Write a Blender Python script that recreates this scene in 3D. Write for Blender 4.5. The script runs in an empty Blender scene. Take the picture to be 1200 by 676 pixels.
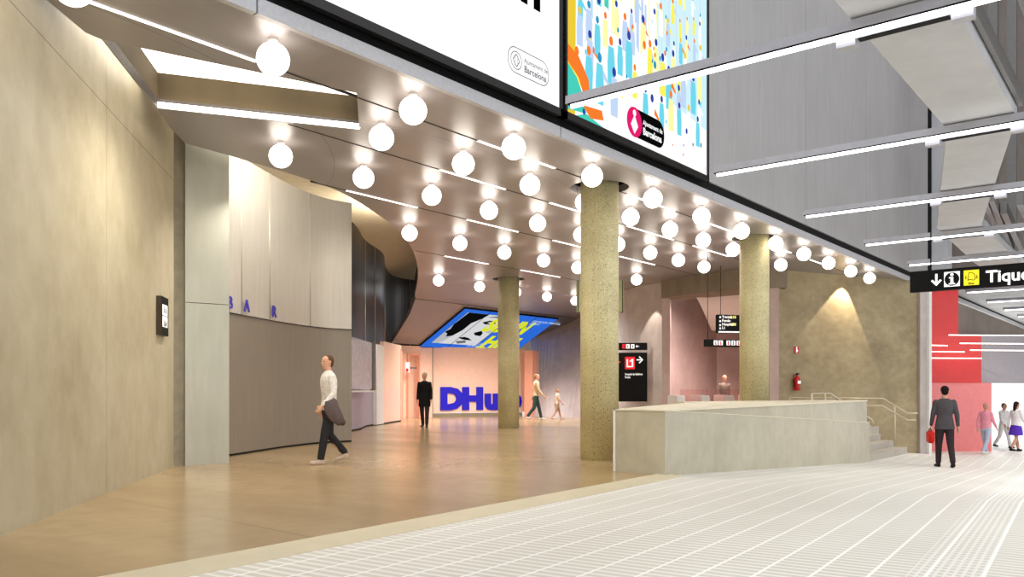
import bpy, bmesh, math, random
from mathutils import Vector, Matrix, geometry
random.seed(7)
R_, F_, CX, HY, CH = 0.6225, 0.7826, 600.0, 457.0, 1.18
FPX = 976.0
S = bpy.context.scene
COL = S.collection
# ---------------------------------------------------------------- camera
cd = bpy.data.cameras.new('camera'); cam = bpy.data.objects.new('camera', cd); COL.objects.link(cam)
cd.sensor_width = 36; cd.lens = 36 * FPX / 1200; cd.shift_y = (HY - 338) / 1200
cam.location = (0, 0, CH); cam.rotation_euler = (math.pi/2, 0, -math.atan2(F_, R_))
cd.clip_end = 500
S.camera = cam
# ---------------------------------------------------------------- world and exposure
S.view_settings.view_transform = 'Standard'; S.view_settings.look = 'None'
S.view_settings.gamma = 1; S.view_settings.use_curve_mapping = False
S.view_settings.exposure = 0.17
W = bpy.data.worlds.new('daylight'); S.world = W; W.use_nodes = True
W.node_tree.nodes['Background'].inputs[0].default_value = (0.93, 0.95, 1.0, 1)
W.node_tree.nodes['Background'].inputs[1].default_value = 1.25
GLOBE_E, STRIP_E, TUBE_E = 5.5, 3.0, 4.0
SPOT_E = 340.0
FOYER_FILL_E = 190.0
HALL_FILL_E = 230.0

# ---------------------------------------------------------------- coordinates
def cw(x, d, z=0.0):                     # (right, forward) metres seen from the tripod -> building axes
    return Vector((F_*d + R_*x, R_*d - F_*x, z))
def PX(px, d, z=0.0): return cw((px-CX)/FPX*d, d, z)
def PZ(px, py, z):                       # where a sight line meets a level
    d = (z-CH)*FPX/(HY-py); return PX(px, d, z)
def PV(px, v, z=0.0):                    # where a sight line meets a wall line v = const
    a = (px-CX)/FPX; d = v/(R_-F_*a); return PX(px, d, z)
def PU(px, u, z=0.0):
    a = (px-CX)/FPX; d = u/(F_+R_*a); return PX(px, d, z)

# ---------------------------------------------------------------- materials
def lin(c):
    return tuple((x/12.92 if x <= .04045 else ((x+.055)/1.055)**2.4) for x in [k/255 for k in c]) + (1,)
class NT:
    def __init__(s, name):
        s.m = bpy.data.materials.new(name); s.m.use_nodes = True; s.t = s.m.node_tree
        s.b = s.t.nodes['Principled BSDF']
    def n(s, typ, **k):
        nd = s.t.nodes.new(typ)
        for a, v in k.items(): setattr(nd, a, v)
        return nd
    def l(s, a, b): s.t.links.new(a, b)
    def math(s, op, a, b=None, c=None):
        nd = s.n('ShaderNodeMath', operation=op)
        for i, v in enumerate((a, b, c)):
            if v is None: continue
            if isinstance(v, (int, float)): nd.inputs[i].default_value = v
            else: s.l(v, nd.inputs[i])
        return nd.outputs[0]
    def mix(s, f, a, b):
        nd = s.n('ShaderNodeMix', data_type='RGBA')
        for i, v in ((0, f), (6, a), (7, b)):
            if isinstance(v, (int, float, tuple)): nd.inputs[i].default_value = v
            else: s.l(v, nd.inputs[i])
        return nd.outputs[2]
    def noise(s, vec, scale, detail=4, rough=.6):
        nd = s.n('ShaderNodeTexNoise'); nd.inputs['Scale'].default_value = scale
        nd.inputs['Detail'].default_value = detail; nd.inputs['Roughness'].default_value = rough
        if vec: s.l(vec, nd.inputs['Vector'])
        return nd.outputs['Fac']
    def ramp(s, f, a, b, lo=0, hi=1):
        nd = s.n('ShaderNodeMapRange'); s.l(f, nd.inputs[0])
        nd.inputs[1].default_value = a; nd.inputs[2].default_value = b
        nd.inputs[3].default_value = lo; nd.inputs[4].default_value = hi
        return nd.outputs[0]
    def bump(s, h, st, dist=.01):
        nd = s.n('ShaderNodeBump'); nd.inputs['Strength'].default_value = st
        nd.inputs['Distance'].default_value = dist; s.l(h, nd.inputs['Height']); s.l(nd.outputs[0], s.b.inputs['Normal'])
def set_b(b, rough=None, metal=None, spec=None):
    if rough is not None: b.inputs['Roughness'].default_value = rough
    if metal is not None: b.inputs['Metallic'].default_value = metal
    if spec is not None: b.inputs['Specular IOR Level'].default_value = spec
def near(t, val, xs, w):                  # 1 near any of the coordinates xs
    out = None
    for x in xs:
        m = t.math('LESS_THAN', t.math('ABSOLUTE', t.math('SUBTRACT', val, x)), w)
        out = m if out is None else t.math('MAXIMUM', out, m)
    return out
def concrete(name, c, c2, rough=.6, xs=(), zs=(), scale=1.0, stretch=.35, fine=.5, spec=.3):
    t = NT(name); tc = t.n('ShaderNodeTexCoord'); o = tc.outputs['Object']
    mp = t.n('ShaderNodeMapping'); mp.inputs['Scale'].default_value = (1, 1, stretch); t.l(o, mp.inputs[0])
    a = t.noise(mp.outputs[0], .55*scale, 6, .62); b = t.noise(mp.outputs[0], 3.2*scale, 5, .6); f = t.noise(o, 55, 3, .7)
    m = t.math('ADD', t.math('MULTIPLY', a, .62), t.math('MULTIPLY', b, .38))
    col = t.mix(t.ramp(m, .36, .64), lin(c), lin(c2))
    col = t.mix(t.ramp(f, .58, .76, 0, fine), col, lin([k*.72 for k in c2]))
    sp = t.n('ShaderNodeSeparateXYZ'); t.l(o, sp.inputs[0])
    j = None
    if xs: j = near(t, sp.outputs[0], xs, .006)
    if zs:
        k = near(t, sp.outputs[2], zs, .006); j = k if j is None else t.math('MAXIMUM', j, k)
    if j is not None: col = t.mix(t.math('MULTIPLY', j, .6), col, lin([k*.35 for k in c2]))
    t.l(col, t.b.inputs['Base Color']); set_b(t.b, rough, 0, spec); t.bump(t.math('ADD', b, t.math('MULTIPLY', f, .3)), .12, .01)
    return t.m
def plain(name, c, rough=.5, metal=0, spec=.5, var=.06, scale=6):
    t = NT(name); tc = t.n('ShaderNodeTexCoord')
    n = t.noise(tc.outputs['Object'], scale, 3)
    col = t.mix(t.ramp(n, .3, .7), lin([min(255, k*(1+var)) for k in c]), lin([k*(1-var) for k in c]))
    t.l(col, t.b.inputs['Base Color']); set_b(t.b, rough, metal, spec); return t.m
def brushed(name, c, rough=.35, metal=.6, scale=(60, 60, 1.2), xs=()):
    t = NT(name); tc = t.n('ShaderNodeTexCoord'); o = tc.outputs['Object']
    mp = t.n('ShaderNodeMapping'); mp.inputs['Scale'].default_value = scale; t.l(o, mp.inputs[0])
    n = t.noise(mp.outputs[0], 1.5, 4); g = t.noise(o, .8, 3)
    col = t.mix(t.ramp(n, .3, .7, 0, .5), lin(c), lin([k*.88 for k in c]))
    col = t.mix(t.ramp(g, .35, .65, 0, .4), col, lin([k*.9 for k in c]))
    if xs:
        sp = t.n('ShaderNodeSeparateXYZ'); t.l(o, sp.inputs[0])
        col = t.mix(t.math('MULTIPLY', near(t, sp.outputs[0], xs, .012), .6), col, lin([k*.4 for k in c]))
    t.l(col, t.b.inputs['Base Color']); set_b(t.b, rough, metal, .5); t.l(t.ramp(n, 0, 1, rough-.05, rough+.08), t.b.inputs['Roughness'])
    return t.m
def emit(name, c, st, base=None):
    t = NT(name); t.b.inputs['Base Color'].default_value = lin(base or c)
    t.b.inputs['Emission Color'].default_value = lin(c); t.b.inputs['Emission Strength'].default_value = st
    set_b(t.b, .5); return t.m
def glass(name, c, rough=.02, alpha=None):
    t = NT(name); t.b.inputs['Base Color'].default_value = lin(c); t.b.inputs['Transmission Weight'].default_value = .95
    t.b.inputs['IOR'].default_value = 1.2; set_b(t.b, rough); return t.m

M = {}
M['wall_l'] = concrete('board marked beige concrete', (196, 186, 158), (168, 155, 124), .55, xs=(7.08,), zs=(4.4,), stretch=.8, fine=.35)
M['wall_r'] = concrete('warm concrete', (176, 160, 124), (142, 126, 96), .6, scale=1.2, stretch=1.6, fine=.4)
M['wall_m'] = concrete('lilac grey concrete', (206, 196, 190), (176, 166, 162), .6, stretch=.8, fine=.3)
M['wall_p'] = concrete('pinkish concrete', (214, 190, 182), (188, 164, 158), .6, stretch=.8, fine=.3)
M['beam_c'] = concrete('grey concrete beam', (150, 136, 118), (120, 108, 92), .6, fine=.4)
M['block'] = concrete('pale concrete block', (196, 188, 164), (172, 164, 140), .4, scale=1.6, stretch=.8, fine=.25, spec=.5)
M['block_top'] = concrete('pale concrete top', (236, 226, 200), (220, 208, 180), .45, fine=.1)  # lighter tone for ledge, coping and upstand
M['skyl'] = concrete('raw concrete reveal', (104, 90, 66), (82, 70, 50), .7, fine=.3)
M['end'] = concrete('far brown concrete', (136, 126, 118), (112, 103, 97), .7, fine=.2)
M['step'] = concrete('stair concrete', (190, 182, 168), (168, 160, 146), .6, fine=.2)
M['hallwall'] = brushed('grey metal wall panels', (180, 178, 177), .5, .1, (8, 8, .6), xs=(18.97, 23.7, 28.4))
M['ceil'] = None
M['barmetal'] = brushed('pale brushed bar panels', (214, 208, 196), .36, .3, (14, 14, .5))
M['barlow'] = brushed('taupe bar wall panels', (152, 142, 128), .45, .3, (14, 14, .5))
M['bardark'] = brushed('dark ribbed metal', (62, 56, 50), .3, .6, (30, 30, .4))
M['pillar'] = brushed('pale pillar panels', (190, 188, 170), .38, .4, (5, 5, .8))
M['recess'] = plain('shadow gap metal', (150, 140, 116), .5, .2)
M['soffit'] = plain('cream upper soffit', (236, 224, 196), .5, 0, .4, .03)
M['lav'] = brushed('lavender panels', (186, 176, 190), .4, .2, (14, 14, .5))
M['lavpane'] = plain('pale frosted hatch', (208, 202, 210), .2, .1)
M['white'] = plain('white paint', (232, 230, 226), .45, var=.02)
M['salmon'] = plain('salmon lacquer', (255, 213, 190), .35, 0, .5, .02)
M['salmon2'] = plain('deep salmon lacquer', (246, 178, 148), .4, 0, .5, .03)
M['blue'] = plain('ultramarine lettering', (30, 24, 205), .4, 0, .4, .02)
M['blue2'] = plain('indigo lettering', (62, 56, 170), .4, 0, .4, .02)
M['black'] = plain('black metal', (16, 16, 16), .6, 0, .15, .1)
M['frame'] = plain('black screen frame', (30, 29, 28), .35, .3, .5, .1)
M['dark'] = plain('dark groove', (50, 44, 40), .7, 0, .3, .1)
M['fascia'] = plain('light grey fascia', (186, 185, 188), .5, .15, .4, .03, 20)
M['fix'] = plain('grey fixture housing', (178, 178, 186), .45, .2, .5, .03)
M['girder'] = concrete('pale grey girder', (198, 199, 202), (182, 183, 186), .6, fine=.1)
M['steel'] = brushed('galvanised steel', (130, 128, 126), .4, .7, (8, 8, 8))
M['rail'] = plain('pale steel rail', (214, 202, 176), .3, .5, .5, .03)
M['red'] = plain('red lacquered panel', (214, 48, 44), .22, 0, .5, .02)
M['rosy'] = plain('rosy glass panel', (232, 130, 128), .15, 0, .5, .02)
M['greyw'] = plain('lilac grey panel', (160, 152, 156), .3, 0, .5, .02)
M['ext'] = plain('extinguisher red', (190, 24, 18), .25, 0, .5, .02)
M['signred'] = emit('red sign patch', (220, 20, 28), .6)
M['signwhite'] = emit('white sign print', (240, 240, 240), .55)
M['signyel'] = emit('yellow sign print', (236, 220, 30), .55)
M['ledyel'] = emit('yellow display text', (250, 230, 120), .9)
M['globe'] = emit('opal globe glass', (255, 245, 232), GLOBE_E, (255, 250, 240))
M['strip'] = emit('white light strip', (255, 250, 242), STRIP_E)
M['tube'] = emit('white fluorescent tube', (250, 250, 255), TUBE_E)
M['sky'] = emit('skylight diffuser', (255, 250, 240), 1.7)
M['glass'] = glass('gate glass', (250, 225, 222))

def ceil_mat():
    t = NT('perforated taupe ceiling metal'); tc = t.n('ShaderNodeTexCoord'); o = tc.outputs['Object']
    mp = t.n('ShaderNodeMapping'); mp.inputs['Scale'].default_value = (.5, 6, 1); mp.inputs['Rotation'].default_value = (0, 0, .3); t.l(o, mp.inputs[0])
    n = t.noise(mp.outputs[0], 1.2, 3); g = t.noise(o, .25, 2)
    col = t.mix(t.ramp(n, .3, .7, 0, .35), lin((156, 151, 152)), lin((144, 139, 141)))
    # lens-shaped sheet seams: two families of large arcs
    sp = t.n('ShaderNodeSeparateXYZ'); t.l(o, sp.inputs[0])
    seam = None
    for (cx, cy, r) in ((3.0, 14.5, 6.9), (9.5, 17.2, 9.4)):
        dx = t.math('SUBTRACT', sp.outputs[0], cx); dy = t.math('SUBTRACT', sp.outputs[1], cy)
        rr = t.math('SQRT', t.math('ADD', t.math('MULTIPLY', dx, dx), t.math('MULTIPLY', dy, dy)))
        m = t.math('LESS_THAN', t.math('ABSOLUTE', t.math('SUBTRACT', rr, r)), .006)
        seam = m if seam is None else t.math('MAXIMUM', seam, m)
    col = t.mix(t.math('MULTIPLY', seam, .55), col, lin((80, 70, 62)))
    # perforation
    v = t.n('ShaderNodeTexVoronoi'); v.inputs['Scale'].default_value = 45; v.inputs['Randomness'].default_value = 0; t.l(o, v.inputs['Vector'])
    col = t.mix(t.math('MULTIPLY', t.math('LESS_THAN', v.outputs['Distance'], .22), .25), col, lin((70, 60, 56)))
    t.l(col, t.b.inputs['Base Color']); set_b(t.b, .36, .3, .4); return t.m
M['ceil'] = ceil_mat()
def terrazzo():
    t = NT('speckled terrazzo'); tc = t.n('ShaderNodeTexCoord'); o = tc.outputs['Object']
    v = t.n('ShaderNodeTexVoronoi'); v.inputs['Scale'].default_value = 38; t.l(o, v.inputs['Vector'])
    sp = t.n('ShaderNodeSeparateColor'); t.l(v.outputs['Color'], sp.inputs[0])
    g = t.noise(o, 1.3, 3)
    base = t.mix(t.ramp(g, .35, .65), lin((214, 206, 156)), lin((196, 184, 138)))
    ins = t.math('LESS_THAN', v.outputs['Distance'], .33)
    dk = t.math('MULTIPLY', ins, t.math('LESS_THAN', sp.outputs[0], .22))
    lt = t.math('MULTIPLY', ins, t.math('GREATER_THAN', sp.outputs[0], .72))
    col = t.mix(t.math('MULTIPLY', dk, .8), base, lin((96, 84, 58)))
    col = t.mix(t.math('MULTIPLY', lt, .6), col, lin((244, 240, 210)))
    t.l(col, t.b.inputs['Base Color']); set_b(t.b, .55); return t.m
M['terr'] = terrazzo()
def brown_floor():
    t = NT('polished brown concrete floor'); g = t.n('ShaderNodeNewGeometry'); p = g.outputs['Position']
    mp = t.n('ShaderNodeMapping'); mp.inputs['Rotation'].default_value = (0, 0, -.9); mp.inputs['Scale'].default_value = (1, .35, 1); t.l(p, mp.inputs[0])
    a = t.noise(mp.outputs[0], .5, 6, .6); b = t.noise(p, 4, 4)
    col = t.mix(t.ramp(a, .35, .65), lin((190, 164, 122)), lin((160, 134, 96)))
    col = t.mix(t.ramp(b, .4, .7, 0, .3), col, lin((150, 126, 92)))
    sp = t.n('ShaderNodeSeparateXYZ'); t.l(p, sp.inputs[0])
    A, B = PZ(118, 581, 0), PZ(300, 617, 0)
    for q, r in ((A, B), (PV(390, 9.9), PV(390, 9.9) + Vector((1, .02, 0)))):
        dv = (r-q).normalized(); nx, ny = -dv.y, dv.x
        dist = t.math('ABSOLUTE', t.math('ADD', t.math('ADD', t.math('MULTIPLY', sp.outputs[0], nx), t.math('MULTIPLY', sp.outputs[1], ny)), -(q.x*nx+q.y*ny)))
        col = t.mix(t.math('MULTIPLY', t.math('LESS_THAN', dist, .006), .5), col, lin((90, 72, 50)))
    t.l(col, t.b.inputs['Base Color']); set_b(t.b, .2, 0, .7)
    t.l(t.ramp(a, .3, .7, .17, .27), t.b.inputs['Roughness'])
    return t.m
M['brown'] = brown_floor()
def paver():
    t = NT('ribbed pale pavers'); g = t.n('ShaderNodeNewGeometry'); p = g.outputs['Position']
    sp = t.n('ShaderNodeSeparateXYZ'); t.l(p, sp.inputs[0])
    al = math.atan2(777, 976) - math.atan2(665, 976); ca, sa = math.cos(al), math.sin(al)
    P_ = t.math('ADD', t.math('MULTIPLY', sp.outputs[0], ca), t.math('MULTIPLY', sp.outputs[1], sa))
    Q_ = t.math('ADD', t.math('MULTIPLY', sp.outputs[0], -sa), t.math('MULTIPLY', sp.outputs[1], ca))
    k = PZ(744, 676, 0); q0 = -sa*k.x + ca*k.y
    fr = t.math('FRACT', t.math('ADD', t.math('DIVIDE', t.math('SUBTRACT', Q_, q0), .303), 100.035))
    joint = t.math('LESS_THAN', fr, .07)
    rib = t.math('LESS_THAN', t.math('FRACT', t.math('DIVIDE', P_, .1)), .42)
    a, b = PZ(1060, 676, 0), PZ(1154, 676, 0); qa, qb = -sa*a.x+ca*a.y, -sa*b.x+ca*b.y
    tact = t.math('MULTIPLY', t.math('LESS_THAN', Q_, qa), t.math('GREATER_THAN', Q_, qb))
    fine = t.math('LESS_THAN', t.math('FRACT', t.math('DIVIDE', Q_, .05)), .4)
    n = t.noise(p, .6, 4)
    base = t.mix(t.ramp(n, .35, .65), lin((214, 209, 196)), lin((205, 200, 185)))
    line = t.math('MULTIPLY', rib, .55)
    line = t.math('MAXIMUM', line, t.math('MULTIPLY', t.math('MULTIPLY', tact, fine), .6))
    line = t.math('MAXIMUM', line, joint)
    col = t.mix(line, base, lin((252, 250, 244)))
    t.l(col, t.b.inputs['Base Color']); set_b(t.b, .45, 0, .4)
    return t.m
M['paver'] = paver()
M['curb'] = concrete('cream kerb stone', (214, 202, 172), (202, 190, 160), .5, fine=.2)

# ---------------------------------------------------------------- object helpers
def setp(o, label=None, cat=None, group=None, kind=None):
    if label: o['label'] = label
    if cat: o['category'] = cat
    if group: o['group'] = group
    if kind: o['kind'] = kind
    return o
def empty(name, loc, label, cat, group=None, rz=0):
    o = bpy.data.objects.new(name, None); COL.objects.link(o); o.location = loc; o.rotation_euler = (0, 0, rz)
    o.empty_display_size = .1
    return setp(o, label, cat, group)
def link(name, bm, mats, parent=None, smooth=False, loc=None, rot=None):
    bmesh.ops.recalc_face_normals(bm, faces=bm.faces)
    me = bpy.data.meshes.new(name); bm.to_mesh(me); bm.free()
    for m in (mats if isinstance(mats, (list, tuple)) else [mats]): me.materials.append(M[m] if isinstance(m, str) else m)
    if smooth:
        for p in me.polygons: p.use_smooth = True
    o = bpy.data.objects.new(name, me); COL.objects.link(o)
    if parent: o.parent = parent
    if loc is not None: o.location = loc
    if rot is not None: o.rotation_euler = rot
    return o
def struct(name, bm, mats, smooth=False, loc=None, rot=None):
    o = link(name, bm, mats, None, smooth, loc, rot); o['kind'] = 'structure'; return o
def box(bm, x0, x1, y0, y1, z0, z1, mi=0, mat=None):
    vs = [bm.verts.new((x, y, z)) for x in (x0, x1) for y in (y0, y1) for z in (z0, z1)]
    if mat is not None:
        for v in vs: v.co = mat @ v.co
    for f in ((0, 1, 3, 2), (4, 6, 7, 5), (0, 4, 5, 1), (2, 3, 7, 6), (0, 2, 6, 4), (1, 5, 7, 3)):
        bm.faces.new([vs[i] for i in f]).material_index = mi
    return vs
def prism(bm, pts, z0, z1, mi=0):            # pts 2D, z0/z1 number or list
    n = len(pts)
    za = z0 if isinstance(z0, (list, tuple)) else [z0]*n
    zb = z1 if isinstance(z1, (list, tuple)) else [z1]*n
    lo = [bm.verts.new((p[0], p[1], za[i])) for i, p in enumerate(pts)]
    hi = [bm.verts.new((p[0], p[1], zb[i])) for i, p in enumerate(pts)]
    bm.faces.new(lo).material_index = mi; bm.faces.new(hi[::-1]).material_index = mi
    for i in range(n):
        j = (i+1) % n; bm.faces.new((lo[i], lo[j], hi[j], hi[i])).material_index = mi
def cyl(bm, p, q, r, r2=None, n=16, mi=0, caps=True):
    p, q = Vector(p), Vector(q); r2 = r if r2 is None else r2
    d = (q-p).normalized(); a = d.orthogonal().normalized(); b = d.cross(a)
    A = [bm.verts.new(p + (a*math.cos(t)+b*math.sin(t))*r) for t in [2*math.pi*i/n for i in range(n)]]
    B = [bm.verts.new(q + (a*math.cos(t)+b*math.sin(t))*r2) for t in [2*math.pi*i/n for i in range(n)]]
    for i in range(n):
        f = bm.faces.new((A[i], A[(i+1) % n], B[(i+1) % n], B[i])); f.smooth = True; f.material_index = mi
    if caps:
        bm.faces.new(A[::-1]).material_index = mi; bm.faces.new(B).material_index = mi
def tube(bm, pts, r, n=10):
    pts = [Vector(p) for p in pts]; rings = []
    for i, p in enumerate(pts):
        d = (pts[min(i+1, len(pts)-1)] - pts[max(i-1, 0)]).normalized()
        up = Vector((0, 0, 1)) if abs(d.z) < .95 else Vector((1, 0, 0))
        a = d.cross(up).normalized(); b = d.cross(a)
        rings.append([bm.verts.new(p + (a*math.cos(t)+b*math.sin(t))*r) for t in [2*math.pi*k/n for k in range(n)]])
    for A, B in zip(rings, rings[1:]):
        for i in range(n):
            f = bm.faces.new((A[i], A[(i+1) % n], B[(i+1) % n], B[i])); f.smooth = True
    bm.faces.new(rings[0][::-1]); bm.faces.new(rings[-1])
def ribbon(bm, path, z0, z1, th, mi=0):       # vertical wall along a plan path, thickness to the left side of travel
    n = len(path); P = [Vector((p[0], p[1], 0)) for p in path]; N = []
    for i in range(n):
        d = (P[min(i+1, n-1)] - P[max(i-1, 0)]).normalized(); N.append(Vector((-d.y, d.x, 0))*th)
    prism_faces = []
    a0 = [bm.verts.new((p.x, p.y, z0)) for p in P]; a1 = [bm.verts.new((p.x, p.y, z1)) for p in P]
    b0 = [bm.verts.new((p.x+m.x, p.y+m.y, z0)) for p, m in zip(P, N)]; b1 = [bm.verts.new((p.x+m.x, p.y+m.y, z1)) for p, m in zip(P, N)]
    for i in range(n-1):
        for q in ((a0[i], a0[i+1], a1[i+1], a1[i]), (b0[i], b1[i], b1[i+1], b0[i+1]), (a1[i], a1[i+1], b1[i+1], b1[i]), (a0[i], b0[i], b0[i+1], a0[i+1])):
            bm.faces.new(q).material_index = mi
    for i in (0, n-1): bm.faces.new((a0[i], a1[i], b1[i], b0[i])).material_index = mi
def smooth_path(pts, k=8):                    # Catmull-Rom
    out = []; P = [Vector(p[:2]).to_3d() for p in pts]; P = [P[0]*2-P[1]] + P + [P[-1]*2-P[-2]]
    for i in range(1, len(P)-2):
        for j in range(k):
            t = j/k; a, b, c, d = P[i-1:i+3]
            out.append(.5*((2*b)+(c-a)*t+(2*a-5*b+4*c-d)*t*t+(3*b-a-3*c+d)*t**3))
    out.append(P[-2]); return out
def wallbox(name, A, B, z0, z1, th, mat, structure=True):   # box wall from A to B, body on the left of A->B
    d = (B-A); L = Vector((d.x, d.y, 0)).length; ang = math.atan2(d.y, d.x)
    bm = bmesh.new(); box(bm, 0, L, 0, th, z0, z1)
    f = struct if structure else link
    return f(name, bm, mat, loc=(A.x, A.y, 0), rot=(0, 0, ang))
def text_bm(bm, s, size, mi=0, mat=None, extrude=0.0, off=0.0, align='LEFT', z=0.0):
    cu = bpy.data.curves.new('t', 'FONT'); cu.body = s; cu.size = size; cu.extrude = extrude; cu.offset = off; cu.align_x = align; cu.resolution_u = 3
    ob = bpy.data.objects.new('t', cu); COL.objects.link(ob)
    dg = bpy.context.evaluated_depsgraph_get(); me = bpy.data.meshes.new_from_object(ob.evaluated_get(dg))
    bpy.data.objects.remove(ob); bpy.data.curves.remove(cu)
    vs = [bm.verts.new((mat @ Vector((v.co.x, v.co.y, v.co.z+z))) if mat else Vector((v.co.x, v.co.y, v.co.z+z))) for v in me.vertices]
    for p in me.polygons:
        try: bm.faces.new([vs[i] for i in p.vertices]).material_index = mi
        except ValueError: pass
    bpy.data.meshes.remove(me)
def poly(bm, pts, z=0, mi=0, mat=None):
    vs = [bm.verts.new(mat @ Vector((p[0], p[1], z)) if mat else Vector((p[0], p[1], z))) for p in pts]
    if len(vs) > 4:
        tri = geometry.tessellate_polygon([[Vector((p[0], p[1], 0)) for p in pts]])
        for a, b, c in tri: bm.faces.new((vs[a], vs[b], vs[c])).material_index = mi
    else: bm.faces.new(vs).material_index = mi
def disc(cx, cy, r, ry=None, n=20): return [(cx+r*math.cos(2*math.pi*i/n), cy+(ry or r)*math.sin(2*math.pi*i/n)) for i in range(n)]
def rrect(x0, y0, x1, y1, r, n=6):
    out = []
    for cx, cy, a in ((x1-r, y1-r, 0), (x0+r, y1-r, 90), (x0+r, y0+r, 180), (x1-r, y0+r, 270)):
        out += [(cx+r*math.cos(math.radians(a+90*i/n)), cy+r*math.sin(math.radians(a+90*i/n))) for i in range(n+1)]
    return out
def basis(o, x, y):                            # 4x4 from origin, local x and y axes
    x = Vector(x).normalized(); y = Vector(y).normalized(); z = x.cross(y).normalized()
    m = Matrix((x, y, z)).transposed().to_4x4(); m.translation = Vector(o); return m
def flat(name, bm, mats, m4, parent=None):    # artwork mesh in its own plane; no normal recalculation
    me = bpy.data.meshes.new(name); bm.to_mesh(me); bm.free()
    for m in mats: me.materials.append(M[m] if isinstance(m, str) else m)
    o = bpy.data.objects.new(name, me); COL.objects.link(o)
    if parent: o.parent = parent; o.matrix_local = parent.matrix_world.inverted() @ m4 if False else m4
    else: o.matrix_world = m4
    return o

# ================================================================ SETTING
CZ = 4.63                                      # foyer ceiling height
RAMP = [(-12, 0), (10.15, 0), (20.4, -.50), (24.3, -.53), (29, -.85), (40, -1.0), (90, -1.4)]
def rz(u):
    for (a, za), (b, zb) in zip(RAMP, RAMP[1:]):
        if u <= b: return za + (zb-za)*(u-a)/(b-a)
    return RAMP[-1][1]
# paved passage floor
E0, E1 = PZ(140, 672, 0), PZ(762, 557, 0)      # edge between brown floor and kerb
ed = (E1-E0).normalized(); en = Vector((-ed.y, ed.x, 0))
def edge_v(u): return E0.y + (u-E0.x)*ed.y/ed.x
KW = .44
bm = bmesh.new()
for us, vt in (([-12, -4, 0, 5, 10.15], None), ([10.15, 11, 12, 14, 17, 20.4, 23, 24.3, 26, 29, 35, 40, 60, 90], 12.0)):
    row = [[bm.verts.new((u, y, rz(u))) for y in (-14, 0, 3, vt or edge_v(u)-.1)] for u in us]
    for a, b in zip(row, row[1:]):
        for i in range(3): bm.faces.new((a[i], b[i], b[i+1], a[i+1]))
o = struct('floor_paved', bm, 'paver')
# brown foyer floor
bm = bmesh.new()
prism(bm, [(-12, edge_v(-12)), (10.4, edge_v(10.4)), (10.45, 6.0), (20.3, 6.6), (20.34, 7.0), (23.2, 9.2), (34, 9.3), (45, 45), (-12, 45)], -.3, 0.003)
struct('floor', bm, 'brown')
bm = bmesh.new()
prism(bm, [(-12, edge_v(-12)-KW), (10.3, edge_v(10.3)-KW), (10.7, edge_v(10.7)), (-12, edge_v(-12))], -.2, .005)
struct('trim_1', bm, 'curb')

# left concrete wall
WA, WB = cw(-4.12+.177*4.2, 2.5), cw(-5.2, 12.8)
o = wallbox('wall_left', WA, WB, 0, 5.9, .35, 'wall_l')   # body away from the foyer
for ob in (o,): pass
# recess next to the wall end, then pillar panel
bm = bmesh.new(); ribbon(bm, [PX(198, 12.9), PX(219, 13.05)], 0, 5.42, .1); struct('wall_recess', bm, 'recess')
bm = bmesh.new(); ribbon(bm, [PX(217, 12.98), PX(268.5, 13.4)], 0, 2.545, .3); ribbon(bm, [PX(217, 12.98), PX(268.5, 13.4)], 2.555, 5.42, .3)
t = struct('wall_pillar', bm, 'pillar')
# curved bar wall: lower wall and the panels above
BAR = [(-5.35, 13.2), (-5.0, 14.77), (-4.83, 15.8), (-4.57, 17.2), (-4.18, 18.3), (-3.64, 18.9)]
path = smooth_path([cw(x, d) for x, d in BAR])
low = [p + (Vector((p.x, p.y, 0)).normalized()*.08) for p in path]
bm = bmesh.new(); ribbon(bm, low, .04, 2.54, .2); struct('wall_bar_lower', bm, 'barlow')
bm = bmesh.new(); ribbon(bm, low, 0, .04, .2); struct('baseboard_bar', bm, 'black')
bm = bmesh.new(); ribbon(bm, path, 2.56, 5.42, .25); struct('wall_bar_upper', bm, 'barmetal', smooth=False)
for px_, nm in ((284, 'trim_2'), (317, 'trim_3'), (362, 'trim_4')):
    a = (px_-CX)/FPX
    best = min(path, key=lambda p: abs((p.x*R_-p.y*F_)/(p.x*F_+p.y*R_) - a))
    bm = bmesh.new(); c = best - Vector((best.x, best.y, 0)).normalized()*.006
    cyl(bm, (c.x, c.y, 2.56), (c.x, c.y, 5.41), .012, n=8); struct(nm, bm, 'pillar')
# second, farther wall: lavender below, dark metal above
P2 = smooth_path([cw(*p) for p in ((-5.6, 20.5), (-4.57, 23.75), (-4.67, 26.8), (-4.43, 28.8))], 6)
bm = bmesh.new(); ribbon(bm, P2, 0.0, 2.7, .25); struct('wall_hatch', bm, 'lav')
P2u = smooth_path([cw(*p) for p in ((-5.6, 20.5), (-4.62, 23.6), (-4.72, 26.8), (-4.55, 29.4), (-4.95, 32.6), (-5.0, 35.2), (-4.2, 36.6), (-3.0, 37.5))], 8)
bm = bmesh.new(); ribbon(bm, P2u[:33], 2.7, 6.05, .2); ribbon(bm, P2u[32:], 3.0, 6.05, .2); struct('wall_bar_dark', bm, 'bardark')
bm = bmesh.new()
for px_ in (429, 440, 451, 479):
    a = (px_-CX)/FPX
    c = min(P2u, key=lambda p: abs((p.x*R_-p.y*F_)/(p.x*F_+p.y*R_) - a)); c = c - c.normalized()*.02
    cyl(bm, (c.x, c.y, 2.7 if px_ < 455 else 3.1), (c.x, c.y, 6.0), .015, n=6)
struct('trim_5', bm, 'pillar')
bm = bmesh.new(); prism(bm, [cw(*p)[:2] for p in ((-7, 20), (-7, 36), (-5.0, 35.2), (-4.95, 32.6), (-4.5, 29.4), (-4.7, 26.8), (-4.6, 23.6))], 2.705, 2.75)
struct('ceiling_hatch', bm, 'lav')
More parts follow.
